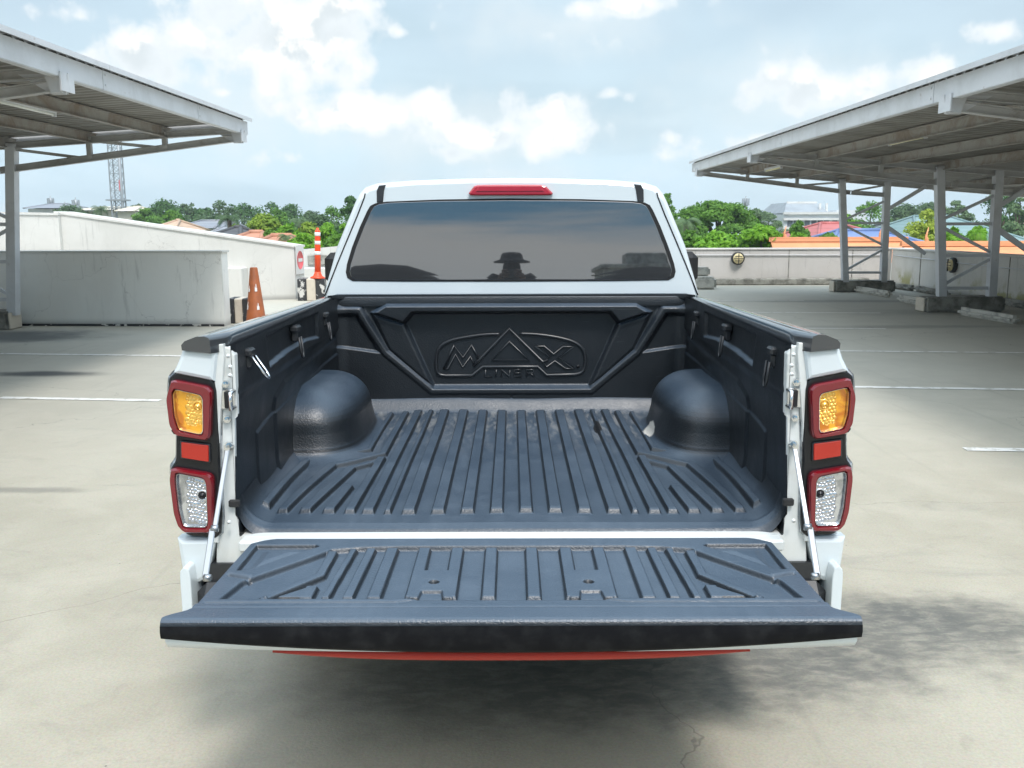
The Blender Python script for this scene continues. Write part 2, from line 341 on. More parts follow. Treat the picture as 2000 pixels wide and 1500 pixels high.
# ---------------------------------------------------------------- mesh builder
class MB:
    def __init__(s): s.v = []; s.f = []; s.sm = []
    def add(s, vs, fs, smooth=False):
        o = len(s.v); s.v += [tuple(map(float, p)) for p in vs]; s.f += [tuple(i+o for i in f) for f in fs]; s.sm += [smooth]*len(fs)
        return s
    def box(s, c, d, rot=None, bev=0.0):
        hx, hy, hz = d[0]/2, d[1]/2, d[2]/2; c = Vector(c)
        if bev <= 0:
            vs = [Vector((x*hx, y*hy, z*hz)) for x in (-1, 1) for y in (-1, 1) for z in (-1, 1)]
            fs = [(0,1,3,2),(4,6,7,5),(0,4,5,1),(2,3,7,6),(0,2,6,4),(1,5,7,3)]
        else:
            b = min(bev, hx*.98, hy*.98, hz*.98); vs = []; idx = {}
            for x in (-1,1):
                for y in (-1,1):
                    for z in (-1,1):
                        for a in range(3):
                            p = [x*(hx-b), y*(hy-b), z*(hz-b)]; p[a] = (x*hx, y*hy, z*hz)[a]
                            idx[(x,y,z,a)] = len(vs); vs.append(Vector(p))
            fs = []
            for a in range(3):
                o1, o2 = [i for i in range(3) if i != a]
                for sg in (-1,1):
                    q = []
                    for (p1,p2) in ((-1,-1),(1,-1),(1,1),(-1,1)):
                        k = [0,0,0]; k[a] = sg; k[o1] = p1; k[o2] = p2; q.append(idx[(*k, a)])
                    fs.append(tuple(q) if (sg > 0) == (a != 1) else tuple(q[::-1]))
            for a in range(3):
                o1, o2 = [i for i in range(3) if i != a]
                for p1 in (-1,1):
                    for p2 in (-1,1):
                        k0 = [0,0,0]; k1 = [0,0,0]; k0[a] = -1; k1[a] = 1; k0[o1] = k1[o1] = p1; k0[o2] = k1[o2] = p2
                        fs.append((idx[(*k0,o1)], idx[(*k1,o1)], idx[(*k1,o2)], idx[(*k0,o2)]))
            for x in (-1,1):
                for y in (-1,1):
                    for z in (-1,1): fs.append((idx[(x,y,z,0)], idx[(x,y,z,1)], idx[(x,y,z,2)]))
        if rot is not None: vs = [rot @ p for p in vs]
        return s.add([p+c for p in vs], fs)
    def bar(s, a, b, w, h, up=(0, 0, 1), bev=0.0):        # rectangular bar from a to b
        a, b = Vector(a), Vector(b); d = b-a; L = d.length; z = d.normalized(); u = Vector(up)
        x = u.cross(z)
        if x.length < 1e-4: x = Vector((1, 0, 0)).cross(z)
        x.normalize(); y = z.cross(x)
        m = Matrix((x, y, z)).transposed()
        return s.box((a+b)/2, (w, h, L), m, bev)
    def ibeam(s, a, b, w, h, up=(0, 0, 1), t=.012):
        a, b = Vector(a), Vector(b); z = (b-a).normalized(); u = Vector(up); x = u.cross(z)
        if x.length < 1e-4: x = Vector((1, 0, 0)).cross(z)
        x.normalize(); y = z.cross(x)
        s.bar(a, b, t, h-2*t-.001, up)
        for sg in (-1, 1): s.bar(a+y*sg*(h/2-t/2), b+y*sg*(h/2-t/2), w, t, up)
        return s
    def tube(s, pts, r, n=10, cap=True, closed=False, flat=1.0):
        pts = [Vector(p) for p in pts]; vs = []; fs = []; m = len(pts)
        rr = r if isinstance(r, (list, tuple)) else [r]*m
        prev = None
        for i, p in enumerate(pts):
            if closed: t = pts[(i+1) % m]-pts[i-1]
            else: t = pts[min(i+1, m-1)]-pts[max(i-1, 0)]
            t.normalize()
            if prev is None:
                a = Vector((0, 0, 1)) if abs(t.z) < .9 else Vector((1, 0, 0)); x = a.cross(t).normalized()
            else: x = (prev-t*prev.dot(t)).normalized()
            prev = x; y = t.cross(x)
            for k in range(n):
                an = 2*math.pi*k/n; vs.append(p+x*math.cos(an)*rr[i]+y*math.sin(an)*rr[i]*flat)
        for i in range(m if closed else m-1):
            j = (i+1) % m
            for k in range(n): fs.append((i*n+k, i*n+(k+1) % n, j*n+(k+1) % n, j*n+k))
        if cap and not closed: fs += [tuple(range(n))[::-1], tuple((m-1)*n+k for k in range(n))]
        return s.add(vs, fs, True)
    def lathe(s, prof, c=(0, 0, 0), n=24, axis='z', smooth=True):
        vs = []; fs = []; c = Vector(c)
        for (r, h) in prof:
            for k in range(n):
                a = 2*math.pi*k/n; x, y = r*math.cos(a), r*math.sin(a)
                vs.append(c+(Vector((x, y, h)) if axis == 'z' else Vector((h, x, y)) if axis == 'x' else Vector((x, h, y))))
        for i in range(len(prof)-1):
            for k in range(n):
                q = (i*n+k, i*n+(k+1) % n, (i+1)*n+(k+1) % n, (i+1)*n+k)
                fs.append(q if axis != 'y' else q[::-1])
        fs += [tuple(range(n))[::-1], tuple((len(prof)-1)*n+k for k in range(n))]
        return s.add(vs, fs, smooth)
    def prism(s, poly, vec, smooth=False):                 # poly: 3-D points, extruded along vec
        m = len(poly); vec = Vector(vec); poly = [Vector(p) for p in poly]
        vs = poly+[p+vec for p in poly]
        nrm = Vector((0, 0, 0))
        for i in range(m): nrm += poly[i].cross(poly[(i+1) % m])
        a, b = tuple(range(m)), tuple(m+i for i in range(m))
        fs = [a[::-1], b]+[(i, (i+1) % m, m+(i+1) % m, m+i) for i in range(m)]
        if nrm.dot(vec) < 0: fs = [f[::-1] for f in fs]
        return s.add(vs, fs, smooth)
    def slab(s, poly, vec, bev):                           # prism with a bevelled front rim on the vec side
        poly = [Vector(p) for p in poly]; vec = Vector(vec); c = sum(poly, Vector())/len(poly)
        d = vec.normalized()
        m = len(poly); inner = []
        for i in range(m):
            a, b, e = poly[i-1], poly[i], poly[(i+1) % m]
            t1 = (b-a).normalized(); t2 = (e-b).normalized()
            n1 = d.cross(t1); n2 = d.cross(t2); nn = (n1+n2).normalized()
            if nn.dot(c-b) < 0 and (n1.dot(c-b)+n2.dot(c-b)) < 0: nn = -nn
            inner.append(b+nn*bev/max(.45, nn.dot(n1) if nn.dot(n1) > 0 else -nn.dot(n1)))
        rings = [poly, [p+vec-d*bev for p in poly], [p+(q-p)*.35+vec-d*bev*.3 for p, q in zip(poly, inner)], [q+vec for q in inner]]
        vs = sum(rings, []); fs = []
        for r in range(3):
            for i in range(m): fs.append((r*m+i, r*m+(i+1) % m, (r+1)*m+(i+1) % m, (r+1)*m+i))
        fs += [tuple(range(m))[::-1], tuple(3*m+i for i in range(m))]
        nrm = Vector((0, 0, 0))
        for i in range(m): nrm += poly[i].cross(poly[(i+1) % m])
        if nrm.dot(vec) < 0: fs = [f[::-1] for f in fs]
        return s.add(vs, fs)
    def grid(s, P, flip=False, smooth=True):               # P: array (nu,nv,3)
        nu, nv = P.shape[:2]; o = len(s.v)
        s.v += [tuple(p) for p in P.reshape(-1, 3).tolist()]
        i = np.arange(nu-1)[:, None]*nv+np.arange(nv-1)[None, :]+o
        q = np.stack([i, i+nv, i+nv+1, i+1], -1).reshape(-1, 4)
        if flip: q = q[:, ::-1]
        s.f += [tuple(t) for t in q.tolist()]; s.sm += [smooth]*len(q)
        return s
    def build(s, name, m, parent=None, loc=None, autosmooth=None):
        me = bpy.data.meshes.new(name); vs = s.v
        if loc is not None: l = Vector(loc); vs = [tuple(Vector(p)-l) for p in vs]
        me.from_pydata(vs, [], s.f); me.polygons.foreach_set('use_smooth', s.sm)
        me.materials.append(MATS[m] if isinstance(m, str) else m); me.update()
        if autosmooth:
            try: me.set_sharp_from_angle(angle=R(autosmooth))
            except Exception: pass
        o = bpy.data.objects.new(name, me); COL.objects.link(o)
        if loc is not None: o.location = loc
        if parent: o.parent = parent
        return o
def tag(o, label=None, cat=None, group=None, kind=None):
    if label: o['label'] = label
    if cat: o['category'] = cat
    if group: o['group'] = group
    if kind: o['kind'] = kind
    return o
def empty(name, loc=(0, 0, 0), rz=0.0):
    o = bpy.data.objects.new(name, None); COL.objects.link(o); o.location = loc; o.rotation_euler.z = rz; o.empty_display_size = .2
    return o
def mirror(mb):
    r = MB(); r.v = [(-x, y, z) for x, y, z in mb.v]; r.f = [f[::-1] for f in mb.f]; r.sm = list(mb.sm)
    return r
def recalc(o):
    import bmesh
    bm = bmesh.new(); bm.from_mesh(o.data); bmesh.ops.recalc_face_normals(bm, faces=bm.faces); bm.to_mesh(o.data); bm.free()
    return o
def sstep(t): t = np.clip(t, 0, 1); return t*t*(3-2*t)
def pl_dist(X, Y, pts):                                     # distance to a polyline
    d = np.full(X.shape, 1e9)
    for (ax, ay), (bx, by) in zip(pts[:-1], pts[1:]):
        vx, vy = bx-ax, by-ay; L = vx*vx+vy*vy+1e-12
        t = np.clip(((X-ax)*vx+(Y-ay)*vy)/L, 0, 1)
        d = np.minimum(d, np.hypot(X-ax-t*vx, Y-ay-t*vy))
    return d
def pg_dist(X, Y, poly):                                    # signed distance, negative inside
    d = pl_dist(X, Y, list(poly)+[poly[0]]); ins = np.zeros(X.shape, bool); m = len(poly)
    for i in range(m):
        (x1, y1), (x2, y2) = poly[i], poly[(i+1) % m]
        c = ((y1 > Y) != (y2 > Y)) & (X < (x2-x1)*(Y-y1)/(y2-y1+1e-12)+x1)
        ins ^= c
    return np.where(ins, -d, d)
def rl(X, Y, pts, w):                                       # distance to a polyline whose two ends are cut square
    d = np.full(X.shape, 1e9); n_ = len(pts)-1
    for i, ((ax, ay), (bx, by)) in enumerate(zip(pts[:-1], pts[1:])):
        vx, vy = bx-ax, by-ay; L = math.hypot(vx, vy); ux, uy = vx/L, vy/L
        t = (X-ax)*ux+(Y-ay)*uy; perp = np.abs((X-ax)*uy-(Y-ay)*ux)
        lo, hi = np.maximum(0, -t), np.maximum(0, t-L)
        e = np.hypot(perp, lo*(i > 0)+hi*(i < n_-1))
        if i == 0: e = np.where(lo > 0, np.maximum(perp, w+lo*.55), e)
        if i == n_-1: e = np.where(hi > 0, np.maximum(perp, w+hi*.55), e)
        d = np.minimum(d, e)
    return d
def rib(d, w, ramp, h): t = np.clip((w+ramp-d)/ramp, 0, 1); return h*(.7*t+.3*sstep(t))
# ================================================================ THE SETTING
def sheet(name, m, x0, x1, y0, y1, z, n=1, kind='structure'):
    o = MB().add([(x0, y0, z), (x1, y0, z), (x1, y1, z), (x0, y1, z)], [(0, 1, 2, 3)]).build(name, m)
    return tag(o, kind=kind)
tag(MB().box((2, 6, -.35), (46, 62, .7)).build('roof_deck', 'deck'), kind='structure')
gr = MB(); gr.add([(-900, -900, -12.5), (900, -900, -12.5), (900, 900, -12.5), (-900, 900, -12.5)], [(0, 1, 2, 3)])
tag(gr.build('ground', 'townground'), kind='structure')
# painted bay lines: ground strips through two pixels of the photograph
for (a, b, wd_) in [((0, 688.5), (368, 694), .10), ((0, 774.5), (312, 781), .10), ((1655, 757.5), (2010, 764), .10), ((1884, 880), (2060, 883), .10),
                    ((1560, 686.5), (2010, 692), .08), ((1500, 642), (1730, 644.5), .08), ((1450, 611.5), (1720, 613.5), .08), ((1380, 588), (1570, 588.5), .08)]:
    A, B = G(*a), G(*b); d = (B-A).normalized(); nrm = Vector((-d.y, d.x, 0))*wd_/2; z = Vector((0, 0, .004))
    k = 14; vs = []; fs = []
    for i in range(k+1):
        p = A.lerp(B, i/k); w = nrm*random.uniform(.93, 1.05); vs += [p-w+z, p+w+z]
    for i in range(k): fs.append((2*i, 2*i+2, 2*i+3, 2*i+1))
    tag(MB().add(vs, fs).build('parking_line', 'linepaint'), kind='structure')

# ---- parapets
CX0 = .004; CY0 = -DC
def C(x, d, z): return Vector((CX0+x, CY0+d, z))           # camera-based ground coordinates
bw = empty('parapet_wall', C(2.3, 25.25, 0)); tag(bw, 'long pinkish grey parapet wall across the far end of the deck', 'wall')
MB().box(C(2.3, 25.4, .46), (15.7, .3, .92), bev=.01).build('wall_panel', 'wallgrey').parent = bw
cp = MB(); cp.box(C(2.3, 25.4, .945), (15.76, .36, .05), bev=.012); cp.build('coping', 'wallgrey').parent = bw
kb = MB(); kb.box(C(6.2, 25.12, .09), (6.6, .26, .18), bev=.03); kb.build('kerb', 'roughconc').parent = bw
cd = MB(); cd.tube([C(2.0, 25.22, .80), C(10.0, 25.22, .78)], .014, 6); cd.build('conduit', 'steelpaint').parent = bw
for ch in list(bw.children): ch.matrix_parent_inverse = Matrix.Translation(bw.location).inverted()
def adopt(parent, *obs):
    for o in obs: o.parent = parent; o.matrix_parent_inverse = parent.matrix_basis.inverted()
    return parent
sw = empty('parapet_wall', C(10.1, 18, 0)); tag(sw, 'grey parapet wall with yellow green moss behind the right-hand canopy columns', 'wall')
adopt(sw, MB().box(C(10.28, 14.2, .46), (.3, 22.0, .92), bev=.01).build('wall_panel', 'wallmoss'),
      MB().box(C(10.28, 14.2, .945), (.36, 22.06, .05), bev=.012).build('coping', 'wallmoss'),
      MB().tube([C(10.11, 25.0, .78), C(10.11, 20, .70), C(10.11, 4, .66)], .012, 6).build('conduit', 'steelpaint'))
for x in (4.2, 7.4, 9.1): adopt(bw, MB().box(C(x, 25.245, .5), (.018, .014, .84)).build('joint_seam', 'roughconc'))
for d in (23.4, 19.2, 15): adopt(sw, MB().box(C(10.125, d, .5), (.014, .02, .84)).build('joint_seam', 'roughconc'))
# bulkhead lamps
def bulkhead(c, axis, label):
    t = empty('bulkhead_lamp', c, 0 if axis == 'y' else math.pi/2 * -1)
    tag(t, label, 'wall lamp', 'round wall lamps on the parapet')
    MB().lathe([(.17, 0), (.175, -.02), (.175, -.07), (.155, -.09), (.13, -.09)], n=28, axis='y').build('housing', 'blacktrim', t)
    MB().lathe([(.138, -.085), (.135, -.11), (.11, -.135), (.06, -.15), (.001, -.155)], n=28, axis='y').build('lens', 'lampcream', t)
    g = MB(); g.box((0, -.15, 0), (.018, .03, .28), bev=.004)
    for z in (-.06, 0, .06): g.box((0, -.143, z), (.25-abs(z), .03, .014), bev=.004)
    g.build('guard', 'blacktrim', t)
bulkhead(C(6.02, 25.23, .70), 'y', 'round cream bulkhead lamp on the far parapet wall, seen face on')
sl_ = bulkhead(C(10.12, 21.6, .66), 'x', 'round bulkhead lamp on the mossy side parapet, seen edge on behind a column')

# ---- canopies (local frame: x across, y away from the camera; root stands at the camera's foot on the deck)
def roofz(x, dz): return 3.02+dz-(x-4.1)*(.082 if dz == 0 else .062)
def canopy(sgn, bents, y1, dz, xt, label, plabels):
    root = empty('parking_canopy', (CX0, CY0, -math.tan(R(.31))*y1), R(-.6)); root.rotation_euler.x = R(.31); tag(root, label, 'canopy', 'steel parking canopies beside the deck')
    def Q(x, y, z): return (sgn*x, y, z)
    k = xt-4.1
    X1, X2, XE = 7.7+abs(k)*2, 8.6+abs(k)*2, 13.0
    y0 = 1.2
    # corrugated roof sheet, ribs run across
    ys = []; zz = []; y = y0
    while y < y1: ys += [y, y+.05, y+.09, y+.14]; zz += [0, 0, .035, .035]; y += .19
    xs = np.array([xt+.03, 6.0, 8.0, 10.0, XE]); P = np.zeros((len(xs), len(ys), 3))
    for i, x in enumerate(xs):
        for j in range(len(ys)): P[i, j] = Q(x, ys[j], roofz(x, dz)+zz[j])
    m = MB().grid(P, smooth=False); P2 = P.copy(); P2[:, :, 2] += .012; m.grid(P2, flip=True, smooth=False)
    recalc(m.build('roof_sheet', 'roofsheet', root))
    # edge fascia, two flanges, joints every few metres
    f = MB(); yy = [y0+.0]+[y1*q for q in (.42, .66, .85)]+[y1+.02]
    for a, b in zip(yy[:-1], yy[1:]):
        f.box(Q(xt, (a+b)/2, roofz(xt, dz)-.085), (.03, b-a-.012, .19))
        f.box(Q(xt-.005, (a+b)/2, roofz(xt, dz)+.052), (.17, b-a-.008, .016)); f.box(Q(xt-.085, (a+b)/2, roofz(xt, dz)+.035), (.012, b-a-.008, .05))
        f.box(Q(xt+.03, (a+b)/2, roofz(xt, dz)-.176), (.07, b-a-.012, .02))
    for y in yy[1:-1]:
        for dz2 in (-.03, -.13): f.box(Q(xt-.018, y+.06, roofz(xt, dz)+dz2), (.012, .02, .02))
    f.build('edge_beam', 'steelpaint', root)
    e = MB(); e.bar(Q(xt, y1+.03, roofz(xt, dz)-.04), Q(XE, y1+.03, roofz(XE, dz)-.04), .03, .12); e.build('end_flashing', 'steelpaint', root)
    for x in (xt+1.18, xt+2.34, X1-.15, X2+1.3, X2+2.9):
        m = MB(); m.ibeam(Q(x, y0, roofz(x, dz)-.085), Q(x, y1, roofz(x, dz)-.085), .07, .15); m.build('purlin', 'purlinpaint', root)
    for d in bents:
        t = MB()
        zc = lambda x: 2.76+dz-(x-4.1)*.121 if x < X1 else 2.76+dz-(X1-4.1)*.121-(x-X1)*.07
        zt = lambda x: roofz(x, dz)-.12
        t.ibeam(Q(xt+.03, d, zt(xt)-.01), Q(XE-.1, d, zt(XE)-.01), .09, .10)
        t.ibeam(Q(xt+.03, d, zc(xt)+.02), Q(X1, d, zc(X1)), .09, .10); t.ibeam(Q(X1+.02, d, zc(X1)), Q(X2, d, zc(X2)), .09, .10)
        for x in (xt+1.18, xt+2.34):
            t.box(Q(x, d, (zc(x)+zt(x))/2+.02), (.07, .07, zt(x)-zc(x)+.05))
        for a, b in ((xt+1.5, xt+.95), (xt+2.15, xt+3.15)):
            pass
        t.bar(Q(xt+1.3, d, zc(xt+1.3)+.04), Q(xt+2.25, d, zt(xt+2.25)-.03), .045, .045)
        t.bar(Q(xt+2.5, d, zc(xt+2.5)+.04), Q(X1-.05, d, zt(X1)-.03), .045, .045)
        t.bar(Q(X1+.08, d, zc(X1)+.04), Q(X2-.05, d, zt(X2)-.03), .045, .045)
        # tip bracket
        tb = MB(); tb.prism([Q(xt-.02, d-.07, zt(xt)-.02), Q(xt+.16, d-.07, zt(xt)-.02), Q(xt+.10, d-.07, zc(xt)-.05), Q(xt+.0, d-.07, zc(xt)-.05)], (0, .14, 0)); tb.prism([Q(xt-.05, d-.012, zt(xt)-.02), Q(xt+.42, d-.012, zt(xt)-.03), Q(xt+.12, d-.012, zc(xt)-.06), Q(xt-.01, d-.012, zc(xt)-.06)], (0, .024, 0)); tb.box(Q(xt-.025, d, (zt(xt)+zc(xt))/2-.03), (.016, .26, zt(xt)-zc(xt)+.02)); tb.build('bracket', 'steelpaint', root)
        tr = t.build('truss', 'trusspaint', root)
        c = MB(); top1 = (X1-.22, zc(X1))
        c.bar(Q(X1, d, .22), Q(top1[0], d, zt(X1)+.03), .15, .14, (1, 0, 0)) ; c.build('column', 'steelpaint', root)
        c = MB(); c.bar(Q(X2, d, .22), Q(X2-.06, d, zt(X2)+.03), .15, .14, (1, 0, 0)); c.build('column', 'steelpaint', root)
        xa = lambda z: X1-.22*(z/2.6)+.05; xb = lambda z: X2-.06*(z/2.6)-.05
        for z in (1.62, 1.05, .46): MB().bar(Q(xa(z), d, z), Q(xb(z), d, z), .05, .055).build('brace', 'steelpaint', root)
        for (za, zb) in ((1.70, 2.12), (1.56, 1.11), (.52, .99)): MB().bar(Q(xa(za), d, za), Q(xb(zb), d, zb), .045, .05).build('brace', 'steelpaint', root)
        MB().bar(Q(X2+.02, d, 1.95), Q(X2+.85, d, zt(X2+.85)), .06, .08).build('brace', 'steelpaint', root)
        MB().bar(Q(X2+.02, d, 1.52), Q(X2+.95, d, .90), .06, .09).build('brace', 'steelpaint', root)
    return root, X1, X2
rc, RX1, RX2 = canopy(1, (3.9, 9.4, 17.3, 22.5), 23.1, 0.0, 4.1, 'grey steel canopy over the parking bays on the right, with two lattice columns in view', None)
lc, LX1, LX2 = canopy(-1, (3.1, 9.0, 14.6), 14.85, .14, 4.24, 'grey steel canopy jutting in from the left above the white ramp walls', None)
# concrete footings
def lump(c, d, name, m, rot=0.0, bev=.04, seg=.12, amp=.02, seed=0):    # weathered concrete block
    rnd = random.Random(seed); nx, ny, nz = [max(2, int(q/seg)) for q in d]
    import bmesh
    bm = bmesh.new(); bmesh.ops.create_cube(bm, size=1)
    for v in bm.verts: v.co = Vector((v.co.x*d[0], v.co.y*d[1], v.co.z*d[2]))
    bmesh.ops.bevel(bm, geom=bm.edges[:], offset=bev, segments=2, affect='EDGES')
    bmesh.ops.subdivide_edges(bm, edges=[e for e in bm.edges if e.calc_length() > seg*1.5], cuts=int(max(d)/seg/1.5), use_grid_fill=True)
    from mathutils import noise as mn
    for v in bm.verts:
        o = mn.noise_vector(v.co*4+Vector((seed*3.1, 0, 0)))
        v.co += o*amp*(1.0 if v.co.z > -d[2]*.4 else .4)
    bmesh.ops.recalc_face_normals(bm, faces=bm.faces)
    me = bpy.data.meshes.new(name); bm.to_mesh(me); bm.free(); me.materials.append(MATS[m])
    for p in me.polygons: p.use_smooth = True
    try: me.set_sharp_from_angle(angle=R(40))
    except Exception: pass
    o = bpy.data.objects.new(name, me); COL.objects.link(o); o.location = c; o.rotation_euler.z = rot
    return o
FG = 'concrete footings under the canopy columns'
foots = [(C(8.24, 17.25, .135), (1.45, .45, .29), 'stained grey concrete footing under the nearer right canopy columns'),
         (C(8.38, 22.5, .13), (1.45, .40, .28), 'grey concrete footing under the farther right canopy columns, by the back wall'),
         (C(-8.55, 14.7, .135), (1.45, .45, .30), 'concrete footing with a cream painted end under the left canopy column')]
for i, (c, d, lb) in enumerate(foots):
    t = lump(c, d, 'concrete_footing', 'roughconc', seed=i+1); tag(t, lb, 'footing', FG)
    e = MB(); s_ = 1 if i == 2 else -1
    e.box((s_*(d[0]/2+.004), 0, .0), (.03, d[1]*.8, d[2]*.86), bev=.01); e.build('painted_end', 'kerbcream', t)
for (cx, d) in ((8.22, 9.4), (-8.55, 9.0)):
    t = lump(C(cx, d, .135), (1.45, .45, .29), 'concrete_footing', 'roughconc', seed=8); tag(t, 'concrete footing outside the frame under a near canopy column on the %s' % ('right' if cx > 0 else 'left'), 'footing', FG)
# wheel stops, ends given by pixels of the photograph
stops = [((1876, 617), (1985, 636), 'light rounded concrete wheel stop in front of the nearer right footing'),
         ((1672, 572), (1738, 583), 'rounded concrete wheel stop just right of the farther footing'),
         ((1757, 590), (1812, 602), 'flat concrete wheel stop tucked behind the left end of the nearer footing'),
         ((1790, 571), (1850, 583), 'dark concrete wheel stop lying along the mossy wall behind the near columns'),
         ((1726, 563), (1784, 571), 'dark concrete wheel stop in the far corner of the parapet walls'),
         ((1958, 597), (2030, 611), 'grey concrete wheel stop against the mossy wall at the right edge')]
for i, (a, b, lb) in enumerate(stops):
    A, B = G(*a), G(*b); v = B-A; L = v.length
    o = lump((A+B)/2+Vector((0, 0, .065)), (L, .17, .15), 'wheel_stop', 'stopconc' if i < 3 else 'roughconc', math.atan2(v.y, v.x), .055, .1, .012, i+20)
    tag(o, lb, 'wheel stop', 'concrete wheel stops under the right canopy')
o = lump(W(1357, 562, 23.5)*1.0+Vector((0, 0, 0)), (1.0, .4, .32), 'concrete_block', 'stopconc', 0, .06, .15, .015, 31); o.location.z = .15
tag(o, 'stacked pale concrete block beside the right door mirror at the far wall', 'block')
o = lump(W(1357, 545, 23.8), (.7, .36, .24), 'concrete_block', 'stopconc', .1, .05, .15, .015, 32); o.location.z = .42
tag(o, 'smaller concrete block lying on top of the pale block by the mirror', 'block')

# fluorescent battens under the canopies
def batten(c, L, m, label):
    t = empty('tube_light', c, R(-.6)); tag(t, label, 'tube light', 'tube lights under the canopies')
    MB().box((0, 0, .035), (.07, L, .045), bev=.008).build('batten', 'steelpaint', t)
    MB().tube([(0, -L/2+.03, 0), (0, L/2-.03, 0)], .016, 10).build('tube', m, t)
    [MB().box((0, s_*(L/2-.015), .0), (.05, .03, .05), bev=.005).build('lampholder', 'steelpaint', t) for s_ in (-1, 1)]
    return t
batten(C(-5.35, 10.7, 2.87), 1.25, 'tube', 'white fluorescent tube light under the left canopy')
batten(C(5.45, 13.3, 2.72), 1.25, 'tubeyellow', 'yellowed fluorescent tube light under the right canopy, nearer of the two')
batten(C(5.45, 20.0, 2.72), 1.25, 'tubeyellow', 'yellowed fluorescent tube light under the right canopy, at the far end')

# ---- white walls of the ramp on the left
lw = empty('low_wall', C(-6, 15, 0)); tag(lw, 'low white wall in the shade of the left canopy, facing the camera', 'wall')
A_, B_ = (-13.0, 15.35), (-4.60, 14.95)
def wallseg(name, m, pts, z0, z1s, th, dirv=(0, 1)):       # straight wall with a sloping top; pts two ends, z1s tops at the ends
    (xa, da), (xb, db) = pts; ox, oy = dirv[0]*th, dirv[1]*th
    za, zb = z1s; z0a, z0b = z0 if isinstance(z0, tuple) else (z0, z0)
    vs = [C(xa, da, z0a), C(xb, db, z0b), C(xb, db, zb), C(xa, da, za), C(xa+ox, da+oy, z0a), C(xb+ox, db+oy, z0b), C(xb+ox, db+oy, zb), C(xa+ox, da+oy, za)]
    return MB().add(vs, [(0, 1, 2, 3), (5, 4, 7, 6), (4, 0, 3, 7), (1, 5, 6, 2), (3, 2, 6, 7), (4, 5, 1, 0)]).build(name, m)
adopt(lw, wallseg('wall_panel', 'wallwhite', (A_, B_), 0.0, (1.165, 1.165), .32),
      wallseg('coping', 'wallramp', ((-13, 15.32), (-4.575, 14.925)), (1.168, 1.168), (1.20, 1.20), .38),
      wallseg('base_joint', 'kerbblack', ((-13, 15.33), (-4.61, 14.93)), 0.001, (.035, .035), .1))
rw = empty('ramp_wall', C(-7, 20, 0)); tag(rw, 'tall white ramp wall with sloping top ending beside the orange post', 'wall')
ra, rb = (-9.13, 19.0), (-4.75, 20.6)
adopt(rw, wallseg('wall_panel', 'wallramp', (ra, rb), -.1, (1.84, 1.12), .62, (.12, 1)),
      wallseg('coping', 'wallramp', ((-9.13, 18.97), (-4.73, 20.57)), (1.843, 1.123), (1.885, 1.165), .68, (.12, 1)))
bu = MB(); bu.box(C(-5.95, 20.0, .36), (.55, .5, .72), bev=.02); adopt(rw, bu.build('stub_wall', 'wallramp'))
rw2 = empty('ramp_wall', C(-10, 18.5, 0)); tag(rw2, 'white upper ramp wall seen past the left canopy column', 'wall')
adopt(rw2, wallseg('wall_panel', 'wallramp', ((-16.5, 18.8), (-9.02, 18.92)), -.1, (1.98, 1.80), .3), wallseg('coping', 'wallramp', ((-16.5, 18.77), (-9.01, 18.89)), (1.983, 1.803), (2.03, 1.85), .36))
tag(wallseg('ramp', 'wallramp', ((-13.5, 15.8), (-7.4, 15.8)), -.1, (1.10, .9), 2.8), kind='structure')
# wall with rusty gap behind the post
wl = empty('parapet_wall', C(-5.5, 24, 0)); tag(wl, 'stained white wall stub behind the orange post beside the left mirror', 'wall')
a1 = MB(); a1.prism([C(-7.4, 24.2, 0), C(-3.9, 24.2, 0), C(-3.9, 24.2, 1.12), C(-5.0, 24.2, 1.02), C(-7.4, 24.2, .85)], (0, .35, 0)); 
a2 = MB(); a2.box(C(-4.9, 23.9, .27), (1.9, .5, .54), bev=.02)
a3 = MB(); a3.box(C(-4.98, 24.18, .72), (.50, .05, .26), bev=.02); a3.box(C(-4.45, 24.17, .76), (.22, .05, .34), bev=.02)
adopt(wl, a1.build('wall_panel', 'wallramp'), a2.build('ledge', 'wallramp'), a3.build('broken_patch', 'roughconc'))
# black and cream kerb blocks
def kerb_block(c, n_, w, h, dp, rz, label):
    t = empty('kerb_block', c, rz); tag(t, label, 'kerb', 'black and cream kerb blocks by the ramp')
    for k in range(n_): MB().box((w*(k+.5)-w*n_/2, 0, h/2), (w-.001, dp, h), bev=.015).build('painted_band', 'kerbblack' if k % 2 == 0 else 'kerbcream', t)
kerb_block(C(-4.50, 15.6, 0), 3, .128, .41, .45, R(0), 'black and cream kerb block at the end of the low white wall, beside the cone')
kerb_block(C(-4.33, 20.35, 0), 3, .19, .47, .5, R(6), 'black and cream kerb block carrying the orange post')
# no entry sign on the end of the ramp wall
p0, p1 = C(-4.75, 20.6, 0), C(-4.68, 21.2, 0); u = (p1-p0).normalized(); nn = Vector((u.y, -u.x, 0))
rot = Matrix((u, Vector((-u.y, u.x, 0)), Vector((0, 0, 1)))).transposed()
sg = empty('no_entry_sign', (p0+p1)/2+Vector((0, 0, .84))+nn*.02); sg.rotation_euler = rot.to_euler(); tag(sg, 'faded red no entry disc on the end of the tall ramp wall', 'sign')
MB().box((0, 0, 0), (.52, .012, .62), bev=.004).build('plate', 'signwhite', sg)
MB().lathe([(.20, -.007), (.20, -.0115)], n=32, axis='y').build('disc', 'signred', sg)
MB().box((0, -.0135, 0), (.27, .003, .075)).build('bar', 'signwhite', sg)
